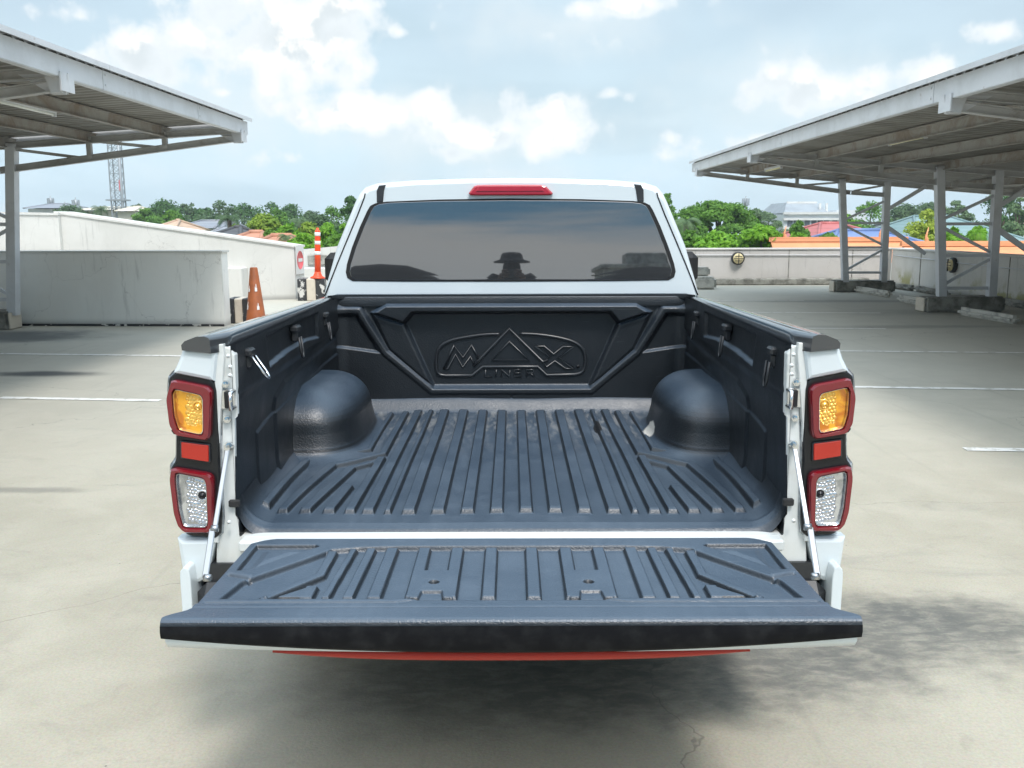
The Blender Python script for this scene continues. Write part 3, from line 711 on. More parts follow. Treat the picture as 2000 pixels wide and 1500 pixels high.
# delineator post
po = empty('delineator_post', C(-4.18, 20.25, .472)); tag(po, 'tall orange flexible post with white reflective bands', 'post')
po.rotation_euler = (0, R(1.8), 0)
MB().lathe([(.16, 0), (.16, .02), (.10, .05), (.075, .10), (.068, .14)], n=20).build('base', 'post', po)
MB().lathe([(.067, .14), (.062, .55), (.058, .98), (.050, 1.02), (.03, 1.03), (.026, 1.07), (.001, 1.075)], n=20).build('tube', 'post', po)
for z in (.50, .72, .90): MB().lathe([(.0645-.002*(z>.6), z), (.0635-.002*(z>.6), z+.075)], n=20).build('reflective_band', 'tape', po)
# cone
co = empty('traffic_cone', C(-4.11, 15.0, 0)); tag(co, 'faded orange traffic cone with torn white stickers', 'cone')
MB().box((0, 0, .02), (.44, .44, .04), bev=.015).build('base', 'cone', co)
MB().lathe([(.175, .04), (.165, .07), (.155, .09), (.06, .92), (.05, .935), (.03, .935)], n=28).build('body', 'cone', co)
for (an, z, hh, ww) in ((-2.6, .27, .13, .30), (-1.15, .27, .11, .32), (-2.5, .55, .1, .3), (-1.3, .56, .12, .3)):
    m = MB(); pts = []
    outline = [(0, 0), (1, 0), (1, .5), (.75, .45), (.7, .9), (.5, 1), (.35, .4), (.1, .7)]
    for q, h_ in outline:
        z_ = z+h_*hh; r_ = .155-(z_-.09)/.83*.095+.002; a_ = an+q*ww/(r_*8); pts.append((r_*math.cos(a_), r_*math.sin(a_), z_))
    c_ = Vector(pts[0])+Vector(pts[2]); d_ = Vector((math.cos(an), math.sin(an), 0))
    m.prism(pts, d_*.002); m.build('sticker', 'tape', co)

# ================================================================ TOWN BEYOND THE DECK
def hip(name, px0, px1, pyr, pye, dist, depth, ridge, m, wall='plaster', label='', cat='house', group='houses beyond the parapets', wallh=3.2, under=None):
    A, B = W(px0, pye, dist), W(px1, pye, dist); zr = W((px0+px1)/2, pyr, dist+depth/2).z; ze = A.z
    cx, cy = (A.x+B.x)/2, A.y+depth/2; hw = (B.x-A.x)/2; hd = depth/2
    root = empty(name, (cx, cy, -12.5)); tag(root, label, cat, group)
    r = MB(); rx = hw*ridge; ez = ze+12.5; rz = zr+12.5
    vs = [(-hw, -hd, ez), (hw, -hd, ez), (hw, hd, ez), (-hw, hd, ez), (-rx, 0, rz), (rx, 0, rz)]
    r.add(vs, [(0, 1, 5, 4), (2, 3, 4, 5), (1, 2, 5), (3, 0, 4), (3, 2, 1, 0)]); rf = r.build('roof', m, root)
    w = MB(); w.box((0, 0, ez/2-.05), (hw*1.8, depth*.85, ez-.12)); wl_ = w.build('wall', wall, root)
    k = 3 if hw > 3 else 2
    for i in range(k):
        for fl in range(2): MB().box((-hw*.9+hw*1.8*(i+.5)/k, -depth*.425-.0, ez-1.9-fl*3.3), (1.3, .12, 1.3)).build('window', 'windowdark', root)
    cap = MB(); cap.tube([(-rx, 0, rz), (rx, 0, rz)], .18, 6)
    for sx in (-1, 1):
        for sy in (-1, 1): cap.tube([(sx*rx, 0, rz), (sx*hw, sy*hd, ez)], .13, 5)
    cap.build('ridge_cap', m, rf)
    return root
hip('house', 282, 338, 429, 449, 75, 9, .12, 'tilepeach', label='house with a pale peach hipped roof above the ramp wall')
hip('house', 335, 418, 430, 444, 95, 12, .55, 'tilegrey', label='house with a blue grey hipped roof behind the ramp wall')
hip('house', 412, 448, 434, 452, 88, 9, .3, 'tilegrey', label='small grey roofed house between the blue grey roof and the palms')
hip('house', 392, 470, 443, 464, 55, 7, .15, 'tiledark', label='house with a dark tiled roof showing over the ramp wall')
hip('house', 432, 508, 453, 472, 48, 6, .35, 'tileterra', label='terracotta roofed house next to the dark roof')
hip('house', 474, 566, 460, 484, 44, 6, .45, 'tileterra', label='terracotta hipped roof rising nearest the end of the ramp wall')
hip('house', 45, 122, 396, 404, 160, 12, .5, 'tilegrey', label='distant grey roofed house at the far left horizon')
hip('house', 150, 232, 403, 408, 150, 14, .8, 'plastercream', 'plastercream', label='long cream building on the horizon behind the lattice tower')
hip('house', 224, 262, 402, 410, 140, 10, .4, 'plastercream', 'plastercream', label='cream gabled building just right of the lattice tower')
hip('house', 1596, 1782, 438, 478, 70, 16, .22, 'tilered', label='house with a broad red hipped roof between the right canopy columns')
hip('house', 1622, 1835, 452, 485, 58, 9, .42, 'tileblue', label='house with a blue tiled roof in front of the red roof')
hip('house', 1738, 1790, 438, 452, 95, 9, .2, 'tilegrey', label='small grey green roof behind the red roof')
hip('house', 1800, 2075, 425, 492, 72, 22, .28, 'tileteal', label='house with a large pale teal roof at the right edge')
hip('house', 1985, 2060, 434, 446, 105, 10, .5, 'tilepeach', label='white house at the right edge behind the teal roof')
# long orange temple roof with finials
def temple(px0, px1, y0, y1, dist, fins, label):
    A, B = W(px0, y1, dist), W(px1, y1+(8 if px1 > 1900 else 4), dist); zt = W(px0, y0, dist).z; t = empty('temple_roof', ((A.x+B.x)/2, A.y+2.5, -12.5)); tag(t, label, 'temple roof', 'orange tiled temple roofs behind the right parapet')
    L = B.x-A.x; zt += 12.5; zb = zt-1.9
    r = MB()
    r.prism([(-L/2, -2.6, zb), (-L/2, 0, zt), (-L/2, 2.6, zb)], (L, 0, 0)); r.prism([(-L/2-.1, -.14, zt-.05), (-L/2-.1, -.1, zt+.16), (-L/2-.1, .1, zt+.16), (-L/2-.1, .14, zt-.05)], (L+.2, 0, 0)); r.build('roof', 'tileorange', t)
    MB().box((0, 0, zb/2-.02), (L*.94, 4.4, zb-.04)).build('wall', 'plaster', t)
    for fx, fy in fins:
        q = W(fx, fy, dist+2.5); x = q.x-t.location.x; zt2 = q.z+12.5
        m = MB(); m.tube([(x, 0, zt-.3), (x-.03, 0, zt+.25), (x-.06, 0, (zt+zt2)/2), (x+.02, 0, zt2)], [.15, .08, .05, .015], 8); m.build('finial', 'tileorange', t)
temple(1534, 1812, 473, 487, 42, ((1535, 443), (1722, 445)), 'long bright orange temple roof with a pointed finial at its left end')
temple(1813, 2080, 483, 497, 38, ((1813, 446),), 'nearer orange temple roof running off the right edge')
# white building with mansard
wb = empty('white_building', W(1585, 465, 118)); wb.location.z = -12.5; tag(wb, 'white multi storey building with a grey mansard roof', 'building')
sc_ = 118/F; 
def wbx(px): return (px-1585)*sc_*1.0
zz = lambda py: W(1585, py, 118).z+12.5
b = MB(); b.box((wbx(1585), 6, zz(420)/2), (wbx(1640)-wbx(1530), 12, zz(420))); b.box((wbx(1665), 7, zz(412)/2), (wbx(1700)-wbx(1640)-.1, 12, zz(412))); b.build('wall', 'metalwhite', wb)
r = MB(); h0, h1 = zz(418), zz(396)
r.add([(wbx(1530), 0, h0), (wbx(1617), 0, h0), (wbx(1617), 12, h0), (wbx(1530), 12, h0), (wbx(1547), 3, h1), (wbx(1606), 3, h1), (wbx(1606), 10, h1), (wbx(1547), 10, h1)],
      [(0, 1, 5, 4), (1, 2, 6, 5), (2, 3, 7, 6), (3, 0, 4, 7), (4, 5, 6, 7), (3, 2, 1, 0)]); r.build('roof', 'metalgrey', wb)
f = MB()
for py in (418, 429.5, 447): f.box((wbx(1585), -.15, zz(py)), (wbx(1640)-wbx(1530)+.3, .5, .28))
for px in (1604, 1617): f.box((wbx(px), 1.2, (zz(418)+zz(400))/2), (.25, .25, zz(398)-zz(420)))
f.bar((wbx(1547), 2.9, h1), (wbx(1606), 2.9, h1), .3, .25)
f.build('cornice', 'plaster', wb)
for py in (438, 456):
    for px in (1542, 1554, 1575, 1588, 1600, 1612, 1628): MB().box((wbx(px), -.02, zz(py)), (.62, .1, .75)).build('window', 'windowdark', wb)
# lattice tower
def lattice(c, w, h, label, n_=26):
    t = empty('lattice_tower', c); tag(t, label, 'tower')
    m = MB(); br = MB()
    for sx in (-1, 1):
        for sy in (-1, 1): m.bar((sx*w/2, sy*w/2, 0), (sx*w*.42, sy*w*.42, h), .16, .16)
    m.build('leg', 'metalgrey', t)
    for k in range(n_):
        z0, z1 = h*k/n_, h*(k+1)/n_; q = w/2*(1-.16*k/n_)
        for sy in (-1, 1):
            br.bar((-q, sy*q, z0), (q, sy*q, z1), .07, .07); br.bar((q, sy*q, z0), (-q, sy*q, z1), .07, .07); br.bar((-q, sy*q, z0), (q, sy*q, z0), .07, .07)
            br.bar((sy*q, -q, z0), (sy*q, q, z1), .07, .07); br.bar((sy*q, -q, z0), (sy*q, q, z0), .07, .07)
    br.build('bracing', 'metalgrey', t)
    return t
lt = lattice(Vector((W(234, 430, 150).x, 150-DC, -12.5)), 1.75, 34, 'tall steel lattice tower beyond the ramp wall on the left')
p_ = MB(); p_.box((0, 0, W(234, 389, 150).z+12.5), (3.0, 2.4, .22)); p_.box((0, 0, W(234, 404, 150).z+12.5), (2.4, 2.0, .15)); p_.build('platform', 'metalgrey', lt)
MB().tube([(1.0, -.9, 0), (.95, -.9, 34)], .22, 6).build('cable_ladder', 'metalgrey', lt)
MB().box((.85, -.95, W(234, 360, 150).z+12.5), (.3, .2, 1.6)).build('antenna_panel', 'signred', lt)
def mast(px, py, dist, label, head=True):
    q = W(px, py, dist); t = empty('antenna_mast', (q.x, q.y, -12.5)); tag(t, label, 'mast', 'antenna masts on the horizon'); h = q.z+12.5
    MB().tube([(0, 0, 0), (0, 0, h)], [.25, .09], 6).build('pole', 'metalgrey', t)
    g = MB()
    if head:
        g.lathe([(.5, h-2.2), (.5, h-.5)], n=8)
        for a in range(4): g.box((.7*math.cos(a*1.57), .7*math.sin(a*1.57), h-1.3), (.2, .2, 1.5))
    else:
        for z in (h-.4, h-1.2): g.bar((-.8, 0, z), (.8, 0, z), .07, .07)
    g.build('antenna', 'metalgrey', t)
mast(1457, 384, 210, 'slim pole with a round antenna head right of the big spreading tree')
mast(147, 383, 200, 'thin mast with a forked head left of the lattice tower')
mast(98, 380, 220, 'thin pale mast above the grey roof at the far left')
mast(127, 392, 200, 'short thin mast between the two taller ones at the far left', False)

# ---- vegetation
def leafcloud(mb, c, r, n_, size, rs, up=.35, flat=.85):
    """n_ leaf-sized faces spread through the shell and body of one clump"""
    u = rs.normal(size=(n_, 3)); u /= np.linalg.norm(u, axis=1)[:, None]; u[:, 2] = np.where(u[:, 2] < -.35, -u[:, 2]*.6, u[:, 2])
    rad = r*(1-.55*rs.random((n_, 1))**2.0)
    P = np.array(c)+u*rad*np.array([1, 1, flat])
    nrm = u+rs.normal(size=(n_, 3))*.55+np.array([0, -.1, up]); nrm /= np.linalg.norm(nrm, axis=1)[:, None]
    t = np.cross(nrm, rs.normal(size=(n_, 3))); t /= np.linalg.norm(t, axis=1)[:, None]; b_ = np.cross(nrm, t)
    s_ = size*(.6+.8*rs.random((n_, 1)))
    V = np.stack([P-t*s_, P-b_*s_*.55-nrm*s_*.18, P+t*s_, P+b_*s_*.55-nrm*s_*.18], 1).reshape(-1, 3)
    o = len(mb.v); mb.v += [tuple(p) for p in V.tolist()]
    mb.f += [(o+4*i, o+4*i+1, o+4*i+2, o+4*i+3) for i in range(n_)]; mb.sm += [False]*n_
def tree(px, pytop, dist, wpx, hpx, m, label, seed, kind='round', base=-12.5, leaves=3600, size=None):
    rs = np.random.RandomState(seed); top = W(px, pytop, dist); sc = dist/F; w = wpx*sc/2; h = hpx*sc
    root = empty('tree' if kind != 'umbrella' else 'rain_tree', (top.x, top.y, base)); tag(root, label, 'tree', 'trees beyond the deck')
    zt = top.z-base; H_ = zt; trunk_top = max(zt-h*.55, zt*.35)
    t = MB(); lean = rs.uniform(-.3, .3)
    t.tube([(0, 0, 0), (lean*.4, 0, trunk_top*.5), (lean, 0, trunk_top)], [max(.22, w*.06)*1.3, max(.2, w*.055), max(.13, w*.04)], 9)
    cr = MB(); sz = size or max(.13, 2.7*sc)
    nc = 38 if kind == 'round' else 46
    cs = []
    for i in range(nc):
        a = rs.uniform(0, 6.283); e = rs.uniform(0, 1)
        if kind == 'umbrella':
            rr = math.sqrt(rs.uniform(0, 1)); z = zt-h*.16-h*.34*rr**2.4-rs.uniform(0, .30)*h*(1 if rs.random_sample() < .45 else .2); cr_ = w*.26*(.7+.6*rs.random_sample())
            c = (w*.80*rr*math.cos(a), w*.7*rr*math.sin(a), z)
        else:
            zf = rs.uniform(0, 1); prof = math.sin(math.pi*min(1, .18+zf*.82))**.6
            rr = math.sqrt(rs.uniform(.1, 1))*prof; cr_ = w*.30*(.6+.7*rs.random_sample())
            c = (w*.78*rr*math.cos(a), w*.7*rr*math.sin(a), zt-h+h*.93*zf-cr_*.3)
        cs.append((c, cr_))
    # one clump always at the very top
    cs[0] = ((rs.uniform(-.15, .15)*w, 0, zt-w*.16), w*.2)
    per = leaves//nc
    for (c, r_) in cs: leafcloud(cr, c, r_, int(per*(.6+.8*rs.random_sample())), sz, rs, flat=.5 if kind == 'umbrella' else .85)
    # twigs of stray leaves for an uneven outline
    for i in range(16):
        (c, r_) = cs[rs.randint(len(cs))]; a = rs.uniform(0, 6.283); d = np.array([math.cos(a), math.sin(a)*.6, rs.uniform(-.1, 1.0)]); d /= np.linalg.norm(d)
        leafcloud(cr, tuple(np.array(c)+d*r_*1.05), r_*.28, int(per*.12)+5, sz*.85, rs)
    for (c, r_) in cs[:9]: t.tube([(lean, 0, trunk_top*.92), (c[0]*.5+lean*.5, c[1]*.5, (c[2]+trunk_top)/2), c], [max(.12, w*.035), max(.08, w*.02), .04], 6)
    t.build('trunk', 'bark', root); cr.build('crown', m, root)
    return root
def palm(px, pytop, dist, wpx, m, label, seed):
    rs = np.random.RandomState(seed); q = W(px, pytop, dist); sc = dist/F; L = wpx*sc/2*1.35; root = empty('palm_tree', (q.x, q.y, -12.5)); tag(root, label, 'palm', 'palms beyond the deck')
    h = q.z+12.5-L*.45
    MB().tube([(0, 0, 0), (.15, 0, h*.5), (0, 0, h)], [.26, .2, .16], 8).build('trunk', 'bark', root)
    cr = MB()
    for k in range(20):
        a = 6.283*k/20+rs.uniform(-.2, .2); el = rs.uniform(.1, 1.25); dx = Vector((math.cos(a), math.sin(a), 0)); prev = Vector((0, 0, h)); ang = el
        side = Vector((-dx.y, dx.x, 0)); n_ = 11
        for i in range(n_):
            st = dx*math.cos(ang)+Vector((0, 0, math.sin(ang))); nx = prev+st*L/n_; ang -= .19+rs.uniform(0, .04)
            fl = L*.30*math.sin(math.pi*(i+1)/(n_+.6))**.6
            for sgn in (-1, 1):
                for q_ in (0, .5):
                    p = prev.lerp(nx, q_); tip = p+side*sgn*fl+st*fl*.6+Vector((0, 0, -fl*.45)); w_ = st*L/n_*.17
                    cr.add([p-w_, p+w_, tip], [(0, 1, 2)])
            prev = nx
    cr.build('crown', m, root)
T = tree
left = [(262,402,160,60,60,'leaf_dull','dull green tree just right of the lattice tower'),
 (318,391,130,90,70,'leaf_deep','dark round tree above the peach roof'),
 (362,402,150,60,50,'leaf_dull','greyish tree between the dark tree and the long dark ridge of trees'),
 (425,393,125,90,80,'leaf_dull','tall pale crowned tree behind the blue grey roof'),
 (478,399,130,90,80,'leaf_deep','dark tree in the middle of the left treeline'),
 (522,397,125,80,80,'leaf_deep','dark tree above the end of the terracotta roofs'),
 (562,400,130,80,80,'leaf_deep','dark tree with a ragged top right of centre in the left treeline'),
 (608,414,110,70,70,'leaf_dull','low grey green tree left of the orange post'),
 (650,405,90,80,90,'leaf_mid','mid green tree behind the orange post'),
 (690,386,70,75,110,'leaf_deep','tall dark tree touching the cab of the truck'),
 (455,440,75,50,50,'leaf_lime','small lime shrub beside the palm above the terracotta roof'),
 (515,421,62,75,70,'leaf_lime','lime green tree over the terracotta roof'),
 (560,440,55,80,75,'leaf_bright','bright green broad leaved tree left of the orange post'),
 (600,436,58,70,80,'leaf_lime','yellowish green tree just left of the orange post'),
 (640,438,50,85,90,'leaf_bright','bright leafy tree directly behind the orange post'),
 (682,440,46,80,90,'leaf_bright','bright green bush beside the cab pillar'),
 (335,412,100,50,50,'leaf_mid','mid green tree right behind the peach roof'),
 (135,404,150,60,30,'leaf_dull','low hazy tree on the far left horizon'),
 (95,400,170,40,20,'leaf_deep','small dark tree behind the far left grey roof'),
 (285,408,120,60,50,'leaf_mid','mid green tree between the lattice tower and the dark round tree')]
left += [(530,452,50,70,70,'leaf_mid','mid green bush low behind the end of the ramp wall'),
 (590,458,44,70,60,'leaf_bright','low bright bush left of the orange post, just over the wall'),
 (625,422,75,70,80,'leaf_dull','grey green tree between the post and the lime tree'),
 (655,460,40,70,70,'leaf_mid','low leafy bush right of the orange post'),
 (400,408,150,70,50,'leaf_deep','dark tree in the gap above the blue grey roof'),
 (545,408,100,70,70,'leaf_mid','green tree above the lime tree')]
right = [(1300,383,80,60,90,'leaf_mid','green tree half hidden by the right cab pillar'),
 (1345,412,62,90,90,'leaf_mid','feathery green tree next to the right cab pillar'),
 (1478,412,120,70,60,'leaf_pale','pale hazy tree behind the antenna pole'),
 (1505,420,115,70,60,'leaf_pale','pale spreading tree left of the white building'),
 (1400,460,44,110,50,'leaf_bright','low bright bush on the right above the far parapet'),
 (1350,455,46,70,60,'leaf_mid','low green bush beside the right mirror'),
 (1490,444,45,110,60,'leaf_bright','bright bush in front of the white building'),
 (1560,438,60,50,50,'leaf_mid','loose green tree before the white building'),
 (1560,462,50,70,40,'leaf_bright','low bright bush above the orange temple roof'),
 (1618,462,58,60,40,'leaf_mid','small bush at the foot of the white building'),
 (1700,398,100,120,90,'leaf_mid','wide layered green tree behind the far canopy columns'),
 (1660,424,90,60,60,'leaf_bright','bright tree behind the farther first column'),
 (1768,404,130,90,60,'leaf_dull','grey green tree between the two pairs of columns'),
 (1815,402,140,90,60,'leaf_dull','hazy dark tree above the yellow green tree'),
 (1812,415,66,100,80,'leaf_yellow','bright yellow green tree left of the near column'),
 (1868,398,120,70,60,'leaf_pale','pale tree seen through the near column pair'),
 (1955,378,95,100,90,'leaf_deep','tall dark tree at the right edge behind the near columns'),
 (1992,392,88,60,80,'leaf_pale','light tree with bare stems at the right edge'),
 (1862,452,50,60,50,'leaf_bright','bright shrub through the lattice of the near columns'),
 (1912,450,48,60,50,'leaf_bright','shrub with long fronds in front of the teal roof')]
for i, (px, py, d, w, h, m, lb) in enumerate(left+right): T(px, py-4, d, w*(1.55 if d > 60 else 1.35)*(1 if i < len(left) else .82), h*1.5, m, lb, 100+i, leaves=5200 if d > 80 else 7000)
T(1400, 385, 72, 185, 110, 'leaf_mid', 'huge spreading rain tree with a dark underside right of the cab', 77, 'umbrella', leaves=17000)
palm(195, 396, 120, 36, 'leaf_dull', 'dark palm in front of the long cream building', 1)
palm(447, 413, 72, 48, 'leaf_dull', 'palm with drooping fronds left of the lime tree', 2)
palm(558, 452, 46, 34, 'leaf_pale', 'small fan palm above the end of the terracotta roof', 3)
palm(585, 418, 80, 40, 'leaf_pale', 'pale palm in the middle of the left treeline', 4)
palm(1340, 420, 58, 60, 'leaf_pale', 'feathery palm beside the right cab pillar', 5)
palm(1912, 445, 47, 42, 'leaf_bright', 'bright palm in front of the teal roof', 6)
# far wood that reads as one mass
rs = np.random.RandomState(5); fw = MB()
for i in range(190):
    x = rs.uniform(-260, 300); y = rs.uniform(230, 330); r_ = rs.uniform(5, 9)
    leafcloud(fw, (x, y, -12.5+rs.uniform(4, 9.5)), r_, 90, 1.2, rs, flat=.8)
tag(fw.build('far_wood', 'leaf_dull'), 'distant belt of hazy trees closing the horizon', 'wood', kind='stuff')
bwd = MB()
for i in range(230):
    x = rs.uniform(-130, 130); y = rs.uniform(-95, -70); r_ = rs.uniform(3, 6)
    leafcloud(bwd, (x, y, -12.5+rs.uniform(2, 12.6)), r_, 60, 1.1, rs, flat=.8)
tag(bwd.build('far_wood', 'leaf_deep'), 'belt of trees behind the photographer, mirrored low in the rear window', 'wood', kind='stuff')
nw = MB()
for i in range(150):
    x = rs.uniform(-75, 75); y = rs.uniform(34, 120); r_ = rs.uniform(2, 4)
    leafcloud(nw, (x, y, -12.5+rs.uniform(1, 4)), r_, 70, .7, rs, flat=.8)
tag(nw.build('undergrowth', 'leaf_mid'), 'low undergrowth filling the gaps between houses and trees', 'undergrowth', kind='stuff')
# humid air
hz = bpy.data.materials.new('haze'); hz.use_nodes = True; ht_ = hz.node_tree; ht_.nodes.clear()
pv = ht_.nodes.new('ShaderNodeVolumePrincipled'); pv.inputs['Color'].default_value = (.86, .92, .96, 1); pv.inputs['Density'].default_value = .0006; pv.inputs['Anisotropy'].default_value = .2
ho = ht_.nodes.new('ShaderNodeOutputMaterial'); ht_.links.new(pv.outputs[0], ho.inputs['Volume']); MATS['haze'] = hz
hb = MB().box((0, 0, 5), (1820, 1820, 42)).build('haze', 'haze'); tag(hb, kind='stuff')
#TRUCK
# ================================================================ PICKUP TRUCK
TR = empty('pickup_truck', (0, 1.5, 0)); tag(TR, 'white pickup truck with its tailgate down and a black plastic liner in the bed', 'pickup truck')
TI = Matrix.Translation((0, -1.5, 0))
def part(mb, name, m, parent=None, **k):
    o = mb.build(name, m, None, **k); p = parent or TR; o.parent = p
    o.matrix_parent_inverse = TI
    if p is not TR: o.matrix_parent_inverse = Matrix.Identity(4); 
    return o
# every mesh of the truck is written in world coordinates; a part's sub-parts share its frame
ZF = .740                                                   # liner floor height
YE = 1.73                                                   # front wall of the bed
def railz(Y): return 1.295-.027*np.clip(np.asarray(Y)/1.73, 0, 1)
def inx(Y): return .768+.034*np.clip(np.asarray(Y)/1.73, 0, 1)

# --- liner floor: ribs as a height field
xs = np.linspace(-.765, .765, 720); ys = np.linspace(.012, YE+.004, 300)
X, Y = np.meshgrid(xs, ys, indexing='ij'); AX = np.abs(X)
Z = np.zeros_like(X)
for x in (.0435, .130, .217, .304): Z = np.maximum(Z, rib(rl(AX, Y, [(x, .165), (x, 1.66)], .0158), .0158, .006, .0175))
for (pts, w) in [([(.424, .165), (.424, 1.66)], .014), ([(.366, .165), (.366, 1.66)], .006), ([(.478, .165), (.472, .80)], .012), ([(.540, .165), (.527, .42)], .014),
                 ([(.608, .165), (.557, .66), (.50, .73)], .013), ([(.672, .165), (.622, .70), (.475, .86), (.478, 1.64)], .011), ([(.722, .18), (.700, .77), (.535, .93), (.54, 1.62)], .007)]:
    Z = np.maximum(Z, rib(rl(AX, Y, pts, w), w, .006, .0165))
Z -= .006*sstep((.055-np.abs(Y-.075))/.02)*0
Z += .007*sstep((.02-np.abs(Y-.06))/.018)
cove = np.clip((AX-.675)/.09, 0, 1); Z += (1-np.sqrt(1-cove**2*.98))*.10
Z += .065*sstep((Y-(YE-.075))/.07)
Z -= .03*sstep((.035-Y)/.03)
Z += .0025*np.sin(X*9+1)*np.sin(Y*6.3)
X = X+np.sign(X)*.036*sstep(Y/.65)*sstep((AX-.55)/.2)
floor = np.stack([X, Y, ZF+Z], -1)
lm = MB().grid(floor)
# --- front wall
xs = np.linspace(-.815, .815, 420); zs = np.linspace(ZF-.005, 1.275, 160)
X, Zg = np.meshgrid(xs, zs, indexing='ij')
def fw_pt(zx, zy):                                          # zoomed photo coords of the front wall -> (x, z)
    q = U(600+zx/2.5, 330+zy/2.5, YE); return (q.x, q.z)
def fsym(pts): return [(abs(a), b) for a, b in [fw_pt(*p) for p in pts]]
AX = np.abs(X); D = np.zeros_like(X)
rid = fsym([(120, 690), (255, 690), (385, 895), (612, 1082), (1000, 1082)])
D = np.maximum(D, .024*sstep((.030-pl_dist(AX, Zg, rid))/.024))
low = fsym([(140, 858), (375, 893)]); 
# outside of the ridge and below the side line the wall stands a little proud
q_ = [(0, .5)]+[(abs(a), b) for a, b in [fw_pt(1000, 1090), fw_pt(612, 1090), fw_pt(380, 895), fw_pt(150, 862)]]+[(.9, fw_pt(150, 862)[1]), (.9, .5)]
D = np.maximum(D, .016*sstep(-pg_dist(AX, Zg, q_)/.012+.5))
brow = fsym([(318, 700), (392, 655), (1000, 655), (1000, 702), (522, 702), (480, 752)])
brow = [(a if i not in (2, 3) else -.02, b) for i, (a, b) in enumerate(brow)]
D = np.maximum(D, .050*sstep(-pg_dist(AX, Zg, brow)/.020+.35))
# sloping wings that run from the brow down to the ridge
wing = fsym([(318, 700), (480, 752), (625, 1065), (560, 1020), (400, 880)])
pan = fsym([(480, 745), (522, 700), (1000, 700), (1000, 1066), (622, 1066)]); pan = [(a if i not in (2, 3) else -.02, b) for i, (a, b) in enumerate(pan)]
D = np.maximum(D, .018*sstep(-pg_dist(AX, Zg, wing)/.02+.3))
D -= .016*sstep(-pg_dist(AX, Zg, pan)/.010+.5)
D += .012*sstep((Zg-1.245)/.012)
corner = np.clip((AX-.735)/.075, 0, 1); D += (1-np.sqrt(1-corner**2*.98))*.075
front = np.stack([X, YE-D, Zg], -1)
lm.grid(front, flip=False)
# --- side walls
for sg in (-1, 1):
    ys = np.linspace(-.0, YE+.002, 300); zs = np.linspace(ZF-.01, 1.262, 130)
    Y, Zg = np.meshgrid(ys, zs, indexing='ij'); D = np.zeros_like(Y)
    base = inx(Y)-.004+.022*sstep(Y/.65)*sstep((1.10-Zg)/.15)*sstep((1.73-Y)/.4)
    zl = 1.137+.020*np.sin(np.clip((Y-.38)/.85, 0, 1)*math.pi)*0+.012
    rec = [(.36, 1.245), (.40, 1.148), (.7, 1.160), (1.0, 1.158), (1.24, 1.140), (1.25, 1.235)]
    D += .016*sstep(.5+pg_dist(Y, Zg, rec)/.009)*sstep((Zg-1.09)/.04)
    D += .024*sstep((1.135-Zg)/.03+.5)*sstep((Zg-1.05)/.03+.2)*0
    st2 = [(.55, 1.02), (.66, 1.055), (1.8, 1.085), (1.8, .5), (.55, .5)]
    D += .008*sstep(.5-pg_dist(Y, Zg, st2)/.02)
    st3 = [(.28, .96), (1.9, 1.02), (1.9, .5), (.28, .5)]
    D += .006*sstep(.5-pg_dist(Y, Zg, st3)/.012)
    D += .010*sstep((ZF+.08-Zg)/.08)
    D += .0018*np.sin(Y*11)*np.sin(Zg*14)
    D *= sstep((Y+.03)/.06)
    lm.grid(np.stack([sg*(base-D), Y, Zg], -1), flip=(sg < 0))
# --- wheel arches
    foot = []; n_ = 64
    # footprint: from the wall out and back, a rounded D
    yA, yB, xo, xi = .78, 1.58, .80, .565
    ring = []
    for k in range(n_+1):
        a = math.pi*k/n_; cx_, cy_ = math.sin(a), -math.cos(a)
        px_ = abs(cx_)**.52*math.copysign(1, cx_); py_ = math.copysign(abs(cy_)**.72, cy_)
        ring.append((px_, py_))
    prof = []                                               # (inset, height)
    for t in np.linspace(0, 1, 9): prof.append((-.090*(1-t)**2.0, .060*t**1.5-.015*t))
    for t in np.linspace(.1, 1, 10): prof.append((.014*t**.8, .045+.055*t))
    for t in np.linspace(.1, 1, 14): a = t*math.pi/2; prof.append((.014+.155*(1-math.cos(a)), .10+.148*math.sin(a)))
    P = np.zeros((len(prof)+1, n_+1, 3))
    for i, (ins, hh) in enumerate(prof):
        hw_, hy_ = (xo-xi)-ins, (yB-yA)/2-ins*1.35
        for k, (u_, v_) in enumerate(ring): P[i, k] = (sg*(xo-max(hw_, .02)*u_), (yA+yB)/2+hy_*v_, ZF-.002+hh)
    P[-1] = P[-2]; P[-1, :, 0] = sg*xo; P[-1, :, 1] = (yA+yB)/2+(P[-1, :, 1]-(yA+yB)/2)*.95; P[-1, :, 2] += .0
    lm.grid(P, flip=(sg > 0))
LN = part(lm, 'bed_liner', 'liner')

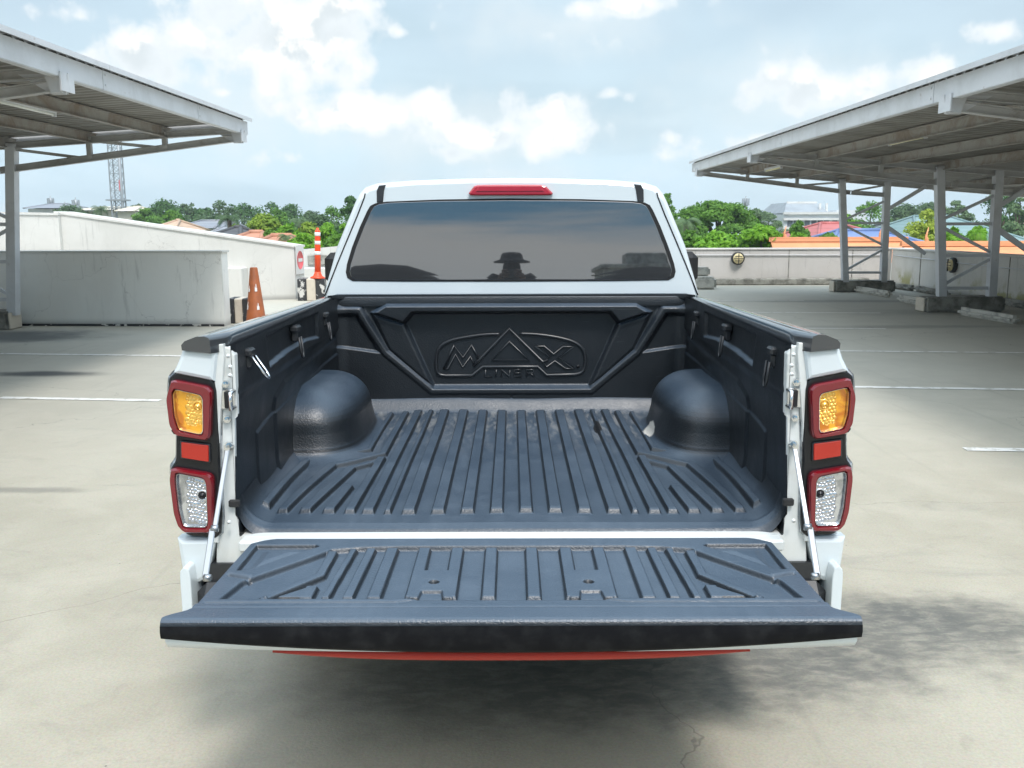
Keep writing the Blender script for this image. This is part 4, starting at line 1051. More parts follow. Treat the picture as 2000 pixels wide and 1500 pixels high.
# --- embossed lettering of the liner
def emb(pts, closed=False, r=.0048):
    P3 = [U(600+a/2.5, 330+b/2.5, YE+.014) for a, b in pts]
    if closed: return P3, True
    return P3, False
lg = MB()
def stroke(pts, closed=False, r=.0048, n_=6):
    P3 = [U(600+a/2.5, 330+b/2.5, YE+.012) for a, b in pts]
    lg.tube(P3, r, n_, closed=closed)
def smoothp(pts, k=4):
    out = []
    for i in range(len(pts)-1):
        p0, p1, p2, p3 = [np.array(pts[min(max(j, 0), len(pts)-1)], float) for j in (i-1, i, i+1, i+2)]
        for t in np.linspace(0, 1, k, endpoint=False): out.append(tuple(.5*((2*p1)+(-p0+p2)*t+(2*p0-5*p1+4*p2-p3)*t*t+(-p0+3*p1-3*p2+p3)*t**3)))
    return out+[tuple(pts[-1])]
stroke(smoothp([(945, 806), (870, 808), (780, 820), (700, 838), (652, 868), (634, 915), (634, 975), (648, 1002), (680, 1008)])+[(808, 1008), (860, 965), (1128, 965), (1172, 1008)]+smoothp([(1310, 1004), (1345, 992), (1360, 955), (1358, 905), (1338, 868), (1290, 840), (1210, 820), (1120, 808), (1040, 804)]), r=.0078)
stroke([(815, 960), (845, 930), (990, 780), (1150, 942), (1178, 932)], r=.0078)
stroke([(905, 932), (990, 842), (1085, 933)], True, r=.0058)
stroke([(670, 975), (720, 862), (764, 922), (805, 860), (842, 930)], r=.0062); stroke([(670, 975), (690, 975), (727, 905), (762, 968), (800, 915), (818, 955)], r=.0045)
stroke([(1115, 866), (1160, 866), (1206, 906), (1252, 868), (1302, 868), (1232, 922), (1306, 975), (1262, 975), (1212, 938), (1172, 968), (1152, 942), (1190, 916)], True, r=.0055)
lg.lathe([(.008, 0), (.007, -.006), (.001, -.008)], c=U(600+1325/2.5, 330+965/2.5, YE+.014), n=12, axis='y')
for gl in ([[(874, 980), (870, 1013), (905, 1013)]], [[(926, 980), (925, 1013)]], [[(950, 1013), (952, 980), (990, 1013), (992, 980)]], [[(1050, 980), (1016, 980), (1014, 1013), (1050, 1013)], [(1016, 996.5), (1046, 996.5)]],
           [[(1074, 1013), (1073, 980), (1104, 980), (1108, 988), (1104, 997), (1076, 998)], [(1092, 998), (1112, 1013)]]):
    for s_ in gl: stroke(s_, r=.0036)
part(lg, 'embossed_lettering', 'emboss', LN)
# --- cargo hooks on the side walls
def hook(sg, Y, z, open_=False, ring='blacktrim'):
    x = float(inx(Y))
    m = MB(); m.box((sg*(x-.018), Y, z), (.034, .055, .024), bev=.006); m.box((sg*(x-.016), Y, z-.026), (.026, .034, .046), bev=.008)
    h = part(m, 'cargo_hook', 'blacktrim', TR)
    r = MB(); L = .075
    if open_: a = Vector((-sg*.55, .05, -.84)).normalized()
    else: a = Vector((-sg*.12, 0, -1)).normalized()
    c0 = Vector((sg*(x-.034), Y, z-.012 if open_ else z-.030)); sd_ = Vector((0, 1, 0))
    pts = [c0+sd_*.016, c0+sd_*.017+a*L*.7, c0+sd_*.009+a*L*.95, c0+a*L, c0-sd_*.009+a*L*.95, c0-sd_*.017+a*L*.7, c0-sd_*.016]
    r.tube(pts, .0042, 7); part(r, 'ring', ring, h)
for sg in (-1, 1):
    hook(sg, .15, 1.225, sg < 0, 'chrome' if sg < 0 else 'blacktrim'); hook(sg, .80, 1.222); hook(sg, 1.38, 1.215)

# --- rail caps
for sg in (-1, 1):
    st = np.linspace(-.035, 1.80, 40); m = MB(); rows = []
    for Yv in st:
        e = float(sstep(np.array((Yv+.035)/.10))); zt_ = float(railz(Yv)); xi = float(inx(Yv))-.002; xo = .871
        if Yv < .012: xi = .800
        if abs(Yv-.012) < .024: xi = max(xi, .768)
        zo = zt_-.013-.003*(1-e); zi = zt_-.003*(1-e)
        dn = .046
        pr = [(xo+.004, zo-.024), (xo+.005, zo-.010), (xo-.004, zo), (xo-.02, zo+.006), ((xo+xi)/2, zt_-.004), (xi+.014, zi), (xi+.003, zi-.004), (xi, zi-.012), (xi-.002, zi-dn)]
        rows.append([(sg*a, Yv, b) for a, b in pr])
    m.grid(np.array(rows), flip=(sg > 0))
    e0 = rows[0]; m.add([Vector(p) for p in e0]+[Vector((e0[0][0], -.035, e0[0][2])), Vector((e0[-1][0], -.035, e0[-1][2]))], [tuple(range(len(e0)))])
    o = part(m, 'rail_cap', 'capplastic'); recalc(o)
fc = MB(); P = []
for x in np.linspace(-.80, .80, 30):
    P.append([(x, YE-.012, 1.222), (x, YE-.014, 1.262), (x, YE-.008, 1.270), (x, YE+.02, 1.273), (x, YE+.075, 1.272), (x, YE+.08, 1.26)])
fc.grid(np.array(P)); recalc(part(fc, 'front_cap', 'liner'))

# --- bed sides, outer skin
WY, WR = 1.18, .43                                          # rear axle, wheel opening radius
def side_skin(sg):
    m = MB(); st = sorted(set([-.0, .03, .08]+list(np.linspace(.14, 1.80, 44))))
    rows = []
    for Yv in st:
        zb = .45
        if abs(Yv-WY) < WR+.02: zb = max(zb, .40+math.sqrt(max(0, (WR+.02)**2-(Yv-WY)**2)))
        e = 1-.5*(1-min(1, Yv/.12))**2*.06
        ztop = float(railz(Yv))-.038
        zz_ = [zb+(ztop-zb)*t for t in np.linspace(0, 1, 14)]
        r_ = []
        for z in zz_:
            t = (z-.45)/.83; x = .905+.032*math.sin(math.pi*min(1, max(0, t*1.15)))-.047*max(0, (t-.66)/.34)**1.3
            r_.append((sg*x*e, Yv, z))
        rows.append(r_)
    m.grid(np.array(rows), flip=(sg < 0))
    return m
for sg in (-1, 1):
    o = part(side_skin(sg), 'bed_side', 'paint'); recalc(o)
    md = o.modifiers.new('thick', 'SOLIDIFY'); md.thickness = .02; md.offset = -1
    # wheel opening lip
    l = MB(); pts = [(sg*.935, WY+(WR+.02)*math.cos(a), .40+(WR+.02)*math.sin(a)) for a in np.linspace(.12, math.pi-.12, 30)]
    l.tube(pts, .016, 8); part(l, 'wheel_arch_lip', 'blacktrim', o)
    # rear quarter faces (seen beside the lamp)
    def LP(pts, Yv=0.0): return [Vector((abs(U(px, py, Yv).x)*sg, Yv, U(px, py, Yv).z)) for px, py in pts]
    q = MB(); q.slab(LP([(372, 672), (438, 676), (432, 738), (352, 722), (362, 700)], .03), (0, -.055, 0), .012); recalc(part(q, 'quarter_panel', 'paint', o))
    q = MB(); q.slab(LP([(357, 1040), (432, 1040), (415, 1118), (400, 1126), (378, 1122), (366, 1098)], .03), (0, -.05, 0), .014)
    recalc(part(q, 'quarter_panel', 'paint', o))
    # body corner behind the lamp
    bk = MB(); bk.box((sg*.835, .07, .83), (.08, .08, .68)); part(bk, 'lamp_recess', 'gap', o)
    # --- jamb, the white inner return with its hinge hardware
    j = MB()
    j.slab(LP([(436, 668), (445, 668), (447, 690), (437, 840), (434, 1052), (424, 1052), (428, 735)], .02), (0, -.032, 0), .003)
    j.slab(LP([(444, 672), (458, 676), (466, 690), (469, 806), (463, 811), (464, 1000), (470, 1008), (472, 1042), (500, 1046), (497, 1062), (446, 1116), (428, 1124), (430, 1050), (441, 850)], .03), (0, -.028, 0), .004)
    jb = part(j, 'jamb', 'jamb', TR); recalc(jb)
    k = MB()
    for (px, py) in ((452, 715), (452, 732), (448, 694), (449, 1018)): part(MB().lathe([(.006, 0), (.005, -.006), (.001, -.008)], c=LP([(px, py)], -.022)[0], n=10, axis='y'), 'dimple', 'jamb', jb)
    k = MB(); c = LP([(443, 748)])[0]; k.lathe([(.011, 0), (.011, -.006), (.007, -.006), (.007, -.014), (.001, -.015)], c=c, n=6, axis='y', smooth=False); part(k, 'bolt', 'chrome', jb); k = MB()
    c = LP([(446, 817)])[0]; k.lathe([(.011, 0), (.011, -.006), (.007, -.006), (.007, -.014), (.001, -.015)], c=c, n=6, axis='y', smooth=False); part(k, 'bolt', 'chrome', jb); k = MB()
    c = LP([(450, 869)])[0]; k.lathe([(.013, 0), (.013, -.012), (.009, -.012), (.009, -.026), (.001, -.027)], c=c, n=6, axis='y', smooth=False)
    part(k, 'bolt', 'chrome', jb)
    # striker
    s_ = MB(); c = LP([(451, 778)])[0]
    s_.box(c+Vector((sg*.006, -.004, 0)), (.040, .008, .055), bev=.003); s_.tube([c+Vector((-sg*.012, 0, .022)), c+Vector((-sg*.012, -.035, .022)), c+Vector((-sg*.012, -.035, -.022)), c+Vector((-sg*.012, 0, -.022))], .006, 8)
    part(s_, 'striker', 'chrome', jb)
    s2 = MB(); s2.box(c+Vector((sg*.004, -.011, 0)), (.014, .012, .046), bev=.002); part(s2, 'latch_slot', 'gap', jb)
    s2 = MB(); s2.box(LP([(460, 981)], -.003)[0]+Vector((0, -.004, 0)), (.030, .014, .020), bev=.003); part(s2, 'rubber_buffer', 'rubber', jb)

# --- tail lamps
def zl(zx, zy): return (310+zx/4.167, 700+zy/4.167)
def rnd(pts, r=.18, k=4):                                   # round the corners of a closed outline
    out = []; m_ = len(pts)
    for i in range(m_):
        a, b, c = [np.array(pts[j % m_], float) for j in (i-1, i, i+1)]
        p = b+(a-b)*min(r, .45); q = b+(c-b)*min(r, .45)
        for t in np.linspace(0, 1, k): out.append(tuple((1-t)**2*p+2*t*(1-t)*b+t*t*q))
    return out
def radial(poly, c, K=72):                                  # resample a star-shaped outline at even angles
    out = []; m_ = len(poly)
    for k in range(K):
        a = 2*math.pi*k/K; dx, dy = math.cos(a), math.sin(a); best = None
        for i in range(m_):
            x1, y1 = poly[i][0]-c[0], poly[i][1]-c[1]; x2, y2 = poly[(i+1) % m_][0]-c[0], poly[(i+1) % m_][1]-c[1]
            ex, ey = x2-x1, y2-y1; dt = dx*(-ey)+dy*ex
            if abs(dt) < 1e-9: continue
            t = (x1*(-ey)+y1*ex)/dt
            if t > 0 and -1e-6 <= ((t*dx-x1)*ex+(t*dy-y1)*ey)/(ex*ex+ey*ey+1e-12) <= 1+1e-6: best = t if best is None else max(best, t)
        out.append((c[0]+dx*best, c[1]+dy*best))
    return out
for sg in (-1, 1):
    def LPz(pts, Yv): return [Vector((abs(U(px, py, 0).x)*sg, Yv, U(px, py, 0).z)) for px, py in [zl(*p) for p in pts]]
    outer = [(205, 62), (500, 150), (520, 620), (552, 1462), (240, 1440), (190, 1380), (150, 1280), (120, 1120), (88, 930), (92, 860), (138, 800), (140, 615), (110, 570), (82, 420), (70, 250), (80, 140), (130, 85)]
    h = MB(); h.slab(LPz(rnd(outer, .2, 3), .12), (0, -.13, 0), .014)
    H_ = part(h, 'tail_lamp', 'clearrim'); recalc(H_)
    inn = [(225, 92), (488, 165), (508, 620), (538, 1448), (262, 1425), (212, 1370), (176, 1270), (146, 1110), (112, 935), (116, 880), (160, 810), (164, 600), (132, 555), (106, 420), (96, 250), (105, 150), (150, 108)]
    m = MB(); m.slab(LPz(rnd(inn, .2, 3), .0), (0, -.016, 0), .005); recalc(part(m, 'smoked_cover', 'smoke', H_))
    def ringmesh(o_, i_, Y0, dep, name, mt, rr=.16):
        c2 = np.mean(i_, 0); a = LPz(radial(rnd(o_, rr, 5), c2), Y0); b = LPz(radial(rnd(i_, rr, 5), c2), Y0); n_ = len(a); d_ = Vector((0, -dep, 0)); cc_ = sum(a, Vector())/n_
        vs = a+[p+d_*.7 for p in a]+[p.lerp(cc_, .05)+d_ for p in a]+[p.lerp(cc_, -.04)+d_ for p in b]+[p+d_*.55 for p in b]+b
        m_ = MB(); m_.add(vs, [(r*n_+i, r*n_+(i+1) % n_, (r+1)*n_+(i+1) % n_, (r+1)*n_+i) for r in range(5) for i in range(n_)])
        o = part(m_, name, mt, H_); recalc(o); return o
    u_o = [(145, 148), (430, 203), (472, 245), (455, 648), (180, 602), (130, 520), (103, 300)]; u_i = [(178, 222), (402, 275), (405, 602), (205, 560), (168, 440), (155, 260)]
    l_o = [(140, 858), (482, 915), (478, 1385), (248, 1385), (198, 1335), (163, 1230), (128, 950)]; l_i = [(185, 895), (425, 945), (440, 1345), (240, 1340), (205, 1200), (178, 960)]
    ringmesh(u_o, u_i, -.012, .028, 'light_guide', 'redlens'); ringmesh(l_o, l_i, -.012, .028, 'light_guide', 'redlens')
    def shrink(p, f): 
        c = np.mean(p, 0); return [tuple(c+(np.array(q)-c)*f) for q in p]
    ringmesh(shrink(u_i, 1.02), shrink(u_i, .92), -.014, .020, 'bezel', 'chrome'); ringmesh(shrink(l_i, 1.02), shrink(l_i, .93), -.014, .020, 'bezel', 'chrome')
    m = MB(); m.slab(LPz(rnd(shrink(u_i, .95), .16, 4), -.012), (0, -.010, 0), .003); recalc(part(m, 'indicator_lens', 'amber', H_))
    m = MB(); m.slab(LPz(rnd(shrink(l_i, .95), .16, 4), -.012), (0, -.010, 0), .003); recalc(part(m, 'reversing_lens', 'clearlamp', H_))
    def inside(x, y, P):
        return float(pg_dist(np.array([x*1.0]), np.array([y*1.0]), [tuple(q) for q in P])[0]) < -9
    for (lens, x0, x1, y0, y1, fm, skip, rr) in ((shrink(u_i, .93), 262, 395, 262, 590, 'amberfacet', (348, 372), 13), (shrink(l_i, .94), 268, 425, 930, 1330, 'clearfacet', (384, 1090), 13)):
        m = MB()
        for iy in range(int((y1-y0)/27)):
            for ix in range(int((x1-x0)/27)+1):
                x = x0+ix*27+(iy % 2)*11+random.uniform(-4, 4); y = y0+iy*27+ix*6+random.uniform(-4, 4)
                if x < 250+abs(y-skip[1])*.12 or not inside(x, y, lens) or math.hypot(x-skip[0], y-skip[1]) < 34: continue
                if y > skip[1]+150 and fm == 'amberfacet': continue
                c = LPz([(x, y)], -.0215)[0]; k_ = random.uniform(.6, 1.15); m.lathe([(.0074*k_, .001), (.0062*k_, -.0012), (.0034*k_, -.0024), (.0004, -.0028)], c=c, n=10, axis='y')
        part(m, 'facets', fm, H_)
        c = LPz([skip], -.0215)[0]
        m = MB(); m.lathe([(.0165, 0), (.0150, -.003), (.0120, -.003), (.0105, -.0005)], c=c, n=24, axis='y'); part(m, 'bulb_socket', fm, H_)
        m = MB(); m.lathe([(.0100, 0), (.0095, -.004), (.006, -.0075), (.001, -.0085)], c=c, n=20, axis='y'); part(m, 'bulb', 'smoke' if fm == 'clearfacet' else 'amberfacet', H_)
    m = MB(); m.slab(LPz(rnd([(200, 645), (445, 675), (450, 830), (205, 795)], .08, 3), -.012), (0, -.012, 0), .003); recalc(part(m, 'reflector_frame', 'blacktrim', H_))
    m = MB(); m.slab(LPz(rnd([(217, 655), (436, 684), (438, 818), (220, 783)], .06, 3), -.02), (0, -.008, 0), .002); recalc(part(m, 'reflector', 'reflector', H_))
    # --- steel stays
    a = Vector((sg*abs(U(450, 871, 0).x), -.018, U(450, 871, 0).z)); e = Vector((sg*.752, -.30, .722)); mid = a.lerp(e, .60)+Vector((sg*.004, 0, -.015))
    m = MB(); m.bar(a, mid, .005, .013, (1, 0, 0), .002); m.bar(mid+Vector((sg*.006, 0, 0)), e+Vector((sg*.006, 0, 0)), .005, .016, (1, 0, 0), .002)
    for p in (mid, e): m.lathe([(.009, -.009), (.009, .009)], c=p, n=16, axis='x')
    part(m, 'tailgate_stay', 'staysteel')

# --- rear sill
s_ = MB(); s_.box((0, -.012, ZF-.028), (1.50, .075, .032), bev=.006); s_.box((0, .02, .62), (1.5, .05, .22)); part(s_, 'rear_sill', 'jamb')

# --- tailgate
tg = MB(); n_ = 80; secs = []; zt_ = ZF-.016
def bulge(t): return .030*(1-t**2.6)
for x in np.linspace(-.752, .752, n_):
    t = abs(x)/.752; b = bulge(t); xn = x*.708/.752
    secs.append([(xn*.96, -.045, zt_-.012), (xn, -.09, zt_-.012), (xn, -.49, zt_-.012), (x, -.54, zt_-.004), (x, -.585, zt_-.004), (x, -.592, zt_-.012), (x, -.592, zt_-.035), (x, -.578, zt_-.053-b*.45), (x, -.535, zt_-.058-b*.95), (xn, -.48, zt_-.062-b), (xn, -.30, zt_-.065-b), (xn, -.07, zt_-.085), (xn, -.045, zt_-.07)])
A = np.array(secs); tg.grid(A, smooth=True)
tg.add([tuple(p) for p in A[0]], [tuple(range(13))]); tg.add([tuple(p) for p in A[-1]], [tuple(range(13))])
TG = part(tg, 'tailgate', 'paint', autosmooth=50); recalc(TG)
rs_ = MB(); rows = []
for x in np.linspace(-.53, .53, 50):
    b = bulge(abs(x)/.752); edge = max(0.02, 1-(abs(x)/.53)**4); z1 = zt_-.058-b*.95
    rows.append([(x, -.548, z1+.004), (x, -.552, z1-.001), (x, -.548, z1-.009*edge-.001), (x, -.50, z1-.010*edge-.003)])
rs_.grid(np.array(rows)); o = part(rs_, 'red_trim', 'reddecal', TG); recalc(o); md = o.modifiers.new('t', 'SOLIDIFY'); md.thickness = .004; md.offset = 1
# liner of the tailgate
xs = np.linspace(-1, 1, 640); ys = np.linspace(0, 1, 220)
Uu, V = np.meshgrid(xs, ys, indexing='ij')
Y = -.052-V*.536
hwid = .700+.013*V; hwid = np.where(V < .07, .640+(.700-.640)*(V/.07)**.6, hwid); hwid = hwid+.045*sstep((V-.90)/.10)
X = Uu*hwid; AX = np.abs(X)
Z = np.zeros_like(X)
rec = [(-.02, -.112), (.30, -.112), (.40, -.118), (.475, -.135), (.52, -.20), (.648, -.36), (.668, -.466), (-.02, -.466)]
Zr = -.015*sstep(.5-pg_dist(AX, Y, rec)/.010)
ribs = np.zeros_like(X)
def addr(pts, w, h=.0145, rp=.0055):
    global ribs
    ribs = np.maximum(ribs, rib(rl(AX, Y, pts, w), w, rp, h))
addr([(.053, -.125), (.053, -.452)], .0135); addr([(.143, -.125), (.143, -.452)], .0135); addr([(.230, -.125), (.230, -.452)], .0135)
ribs = np.maximum(ribs, .0145*sstep(.5-pg_dist(AX, Y, [(.135, -.285), (.238, -.285), (.238, -.46), (.135, -.46)])/.008))
addr([(.3155, -.125), (.318, -.455)], .0135); addr([(.372, -.128), (.378, -.455)], .010); addr([(.418, -.132), (.430, -.455)], .007)
addr([(.470, -.150), (.470, -.315), (.572, -.462)], .010); addr([(.474, -.39), (.474, -.455)], .012)
ribs = np.maximum(ribs, .0145*sstep(.5-pg_dist(AX, Y, [(.474, -.385), (.474, -.458), (.545, -.458)])/.006))
Z = Zr+np.where(Zr < -.002, ribs, 0)*sstep(-Zr/.006)
# bolt hole and notch
Z -= .014*sstep((.014-np.hypot(AX-.186, (Y+.366)*1.0))/.006)
Z -= .009*sstep(.5-pg_dist(AX, Y, [(.163, -.42), (.21, -.42), (.215, -.462), (.158, -.462)])/.006)
tri = [(.682, -.285), (.682, -.100), (.525, -.100), (.515, -.112), (.60, -.21), (.655, -.285)]
inner = [(.664, -.28), (.664, -.118), (.53, -.118), (.60, -.21), (.645, -.28)]
Z -= .013*sstep(.5-pg_dist(AX, Y, tri)/.007)*(1-.75*sstep(-pg_dist(AX, Y, inner)/.03))
Z += .004*sstep((.009-pl_dist(AX, Y, [(.640, -.325), (.695, -.303)]))/.006+.3); Z -= .006*sstep((.006-pl_dist(AX, Y, [(.636, -.345), (.692, -.322)]))/.006+.3)
Z -= .005*sstep((.007-pl_dist(AX, Y, [(0, -.474), (.215, -.474), (.265, -.49), (.695, -.49)]))/.006+.3)
Z += .006*sstep((-Y-.500)/.012)
Z -= .0035*sstep((.004-np.abs(Y+.532))/.004)
Z -= .010*sstep((-.060-Y)/-.012+0)*0
top = np.stack([X, Y, ZF-.003+Z], -1)
tl = MB().grid(top)
# rolled front lip
rows = []
for i, u in enumerate(np.linspace(-1, 1, 140)):
    x = u*.758; t = abs(u); b = .034*(1-t**2.2); z0 = ZF+.003
    rows.append([(x, -.588, z0), (x, -.594, z0-.002), (x, -.599, z0-.007), (x, -.6015, z0-.014), (x, -.603, z0-.028), (x, -.600, z0-.042-b*.8), (x, -.592, z0-.046-b), (x, -.575, z0-.050-b), (x, -.55, z0-.050-b)])
tl.grid(np.array(rows), flip=False)
# skirt round the edge so the liner has thickness
for sgn, idx in ((-1, 0), (1, -1)):
    e = top[idx]; lo = e.copy(); lo[:, 2] = ZF-.03; tl.grid(np.stack([e, lo], 0), flip=(sgn > 0))
e = top[:, 0]; lo = e.copy(); lo[:, 2] = ZF-.03; lo[:, 1] += .006; tl.grid(np.stack([e, lo], 0))
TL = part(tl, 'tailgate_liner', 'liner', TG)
for sg in (-1, 1): part(MB().lathe([(.0075, 0), (.007, .002), (.001, .003)], c=(sg*.186, -.368, ZF-.013), n=14), 'screw', 'tape', TL)
lip = MB(); rows = [[(p[0], p[1]-.0012, p[2]) for p in r[3:]] for r in rows]; 
lip.grid(np.array(rows)); o = part(lip, 'edge_face', 'liner_edge', TL); recalc(o)
hd = MB(); hd.box((0, -.585, .655), (.22, .01, .03), bev=.004)

# --- bumper, chassis, underside
b = MB(); b.box((0, .0, .55), (1.76, .10, .10), bev=.03); b.box((0, .03, .62), (1.70, .08, .06)); BU = part(b, 'rear_bumper', 'blacktrim')
for sg in (-1, 1):
    b = MB(); b.slab([Vector((sg*abs(U(px, py, -.05).x), .10, U(px, py, -.05).z)) for px, py in rnd([(356, 1112), (364, 1101), (374, 1106), (378, 1125), (384, 1230), (364, 1225)], .2, 3)], (0, -.17, 0), .003); recalc(part(b, 'bumper_end', 'paint', BU))
b = MB()
for sg in (-1, 1): b.box((sg*.52, 2.7, .48), (.09, 4.8, .14))
for y in (.5, 1.2, 2.2, 3.4, 4.6): b.box((0, y, .48), (1.05, .10, .10))
b.box((0, .92, .68), (1.52, 1.75, .06)); b.box((0, .55, .42), (.7, .75, .12), bev=.03); b.tube([(.45, .5, .36), (.45, 2.2, .38)], .035, 12)
b.tube([(-.75, WY, .38), (.75, WY, .38)], .05, 12); b.lathe([(.13, -.08), (.16, 0), (.13, .08)], c=(0, WY, .38), n=16, axis='y')
part(b, 'chassis', 'rubber')
b = MB(); b.lathe([(.20, -.10), (.30, -.11), (.355, -.08), (.37, 0), (.355, .08), (.30, .11), (.20, .10)], c=(0, .62, .40), n=32); part(b, 'spare_wheel', 'rubber')
# --- cab
def outline(dx, dz, inset=0.0, tilt=0.0, Y0=0.0):
    O = [(.872, .50), (.885, .80), (.872, 1.05), (.866, 1.20), (.864, 1.27), (.846, 1.335), (.798, 1.49), (.712, 1.685), (.692, 1.725), (.664, 1.752), (.61, 1.769), (.45, 1.782), (.2, 1.790), (0, 1.792)]
    r = [(a-inset+dx*(1 if b < 1.78 else .5), b-inset*(b > 1.70)+dz*(b > 1.3)*(b-1.3)/.49) for a, b in O]
    full = [(a, b) for a, b in r]+[(-a, b) for a, b in r[::-1][1:]]
    return [(a, Y0+tilt*(b-1.27), b) for a, b in full]
cab = MB(); secs = [outline(0, 0, .020, .045, 1.812), outline(0, 0, .006, .045, 1.818), outline(0, 0, 0, .045, 1.835), outline(.008, .006, 0, .06, 1.90), outline(.02, .016, 0, .06, 2.2), outline(.03, .022, 0, 0, 2.9), outline(.03, .015, 0, -.1, 3.5)]
n0 = len(secs[0])
ws = [(a*(1 if b < 1.3 else .97), 3.55+ (1.79-b)*1.35 if b > 1.08 else 4.5, min(b, 1.72)) for a, _, b in outline(.03, 0, 0)]
secs.append(ws)
cab.grid(np.array(secs)); cab.add([tuple(p) for p in secs[0]], [tuple(range(n0))])
cab.add([tuple(p) for p in secs[-1]], [tuple(range(n0))])
CB = part(cab, 'cab', 'paint', autosmooth=60); recalc(CB)
hood = MB(); hs = []
for (y, w, zt_) in ((3.2, .90, 1.08), (4.3, .91, 1.12), (4.9, .90, 1.06), (5.15, .84, .98), (5.22, .78, .85)):
    hs.append([(w*a, y, zb) for a, zb in ((1, .42), (1.02, .7), (1, zt_-.14), (.93, zt_-.04), (.6, zt_), (0, zt_+.02), (-.6, zt_), (-.93, zt_-.04), (-1, zt_-.14), (-1.02, .7), (-1, .42))])
hood.grid(np.array(hs)); hood.add(hs[-1], [tuple(range(11))]); recalc(part(hood, 'bonnet', 'paint'))
bk = lambda z, o=0: 1.812+.045*(z-1.27)-o
def BP(pts, o=0.0):
    out = []
    for px, py in pts:
        q = U(px, py, 1.83); out.append(Vector((q.x, bk(q.z, o), q.z)))
    return out
win = [(681, 530), (683, 515), (693, 482), (708, 443), (722, 412), (728, 402), (738, 397), (760, 394), (860, 390.5), (998, 389), (1136, 390.5), (1236, 394), (1258, 397), (1268, 402), (1274, 412), (1288, 443), (1303, 482), (1314, 515), (1317, 530), (1314, 541), (1303, 547), (1200, 548), (998, 548), (796, 548), (694, 547), (684, 541)]
c0 = np.array([998, 470.0])
def grow(p, d): return [tuple(np.array(q)+(np.array(q)-c0)/np.linalg.norm((np.array(q)-c0)*np.array([.5, 1]))*d) for q in p]
m = MB(); m.prism(BP(grow(win, 1.6), -.004), (0, -.0065, 0)); recalc(part(m, 'window_seal', 'gap', CB))
m = MB(); P3 = BP(grow(win, -2.4), .0015); m.slab(P3, (0, -.004, 0), .002); RW = part(m, 'rear_window', 'glass', CB); recalc(RW)
# brake lamp and its plinth
m = MB(); m.slab(BP(rnd([(917, 378), (930, 361), (1065, 361), (1082, 378), (1078, 382), (922, 382)], .15, 3), -.004), (0, -.030, 0), .008); o = part(m, 'high_brake_lamp', 'redlens2', CB); recalc(o)
m = MB(); m.slab(BP([(932, 374), (938, 363.5), (1058, 363.5), (1064, 374)], .024), (0, -.006, 0), .002); recalc(part(m, 'lamp_lens', 'redlens2', o))
for sx in (-1, 1):
    m = MB(); 
    pp = [(1241, 360), (1254, 361.5), (1259, 372), (1259, 395), (1247, 394), (1244, 372)] if sx > 0 else [(755, 360), (742, 361.5), (737.5, 372), (738, 395), (750, 394), (752, 372)]
    m.slab(BP(pp, -.006), (0, -.012, 0), .003); recalc(part(m, 'roof_ditch_cap', 'blacktrim', CB))
    # shut line down the pillar
    sp_ = [(1285, 377), (1287, 386), (1300, 420), (1320, 468), (1340, 517), (1352, 548), (1363, 577)]
    pts = [Vector((abs(q.x)*sx, q.y-.0006, q.z)) for q in BP(sp_, 0)]
    m = MB(); m.tube(pts, .0032, 6); part(m, 'shut_line', 'gap', CB)
    # doors windows
    m = MB(); 
    for (ya, yb) in ((2.05, 2.75), (2.83, 3.6)):
        def sxp(z, y): return sx*(.030+.846-.5055*(z-1.335)*.85+.006+.0)
        m.prism([Vector((sx*(.874+.008), ya+(.05 if ya < 2.5 else 0), 1.27)), Vector((sx*(.874+.008), yb+(.25 if ya > 2.5 else 0), 1.27)), Vector((sx*.748, yb-.05, 1.68)), Vector((sx*.748, ya+.08, 1.68))], (sx*.012, 0, .002))
    recalc(part(m, 'side_window', 'sideglass', CB))
    # mirror
    m = MB(); m.box((sx*.955, 3.03, 1.325), (.13, .12, .125), bev=.045); o = part(m, 'door_mirror', 'paint', TR)
    m = MB(); m.box((sx*1.036, 3.00, 1.335), (.098, .11, .185), bev=.035); part(m, 'mirror_surround', 'gap', o)
    m = MB(); m.box((sx*.955, 3.01, 1.405), (.15, .09, .028), bev=.012); part(m, 'mirror_edge', 'gap', o)
    m = MB(); m.bar((sx*.88, 3.02, 1.27), (sx*1.0, 3.0, 1.28), .06, .05); part(m, 'mirror_arm', 'blacktrim', o)
    # rear lamps of door mirrors: small amber repeater
    m = MB(); m.box((sx*1.066, 3.03, 1.34), (.006, .05, .06), bev=.002); part(m, 'repeater', 'amber', o)
    # wheels
    for wy in (WY, 4.32):
        wc = (sx*.79, wy, .375); t = MB()
        t.lathe([(.22, -.12), (.30, -.13), (.355, -.115), (.375, -.06), (.378, 0), (.375, .06), (.355, .115), (.30, .13), (.22, .12)], c=wc, n=40, axis='x'); w_ = part(t, 'wheel', 'rubber')
        t = MB(); t.lathe([(.225, -.10), (.215, -.02), (.20, .0), (.20, .02), (.215, .11), (.225, .115)], c=wc, n=40, axis='x')
        for k in range(6):
            a = k*math.pi/3; t.bar(Vector(wc)+Vector((sx*.08, .04*math.cos(a), .04*math.sin(a))), Vector(wc)+Vector((sx*.09, .21*math.cos(a), .21*math.sin(a))), .05, .03)
        part(t, 'rim', 'alloy', w_)
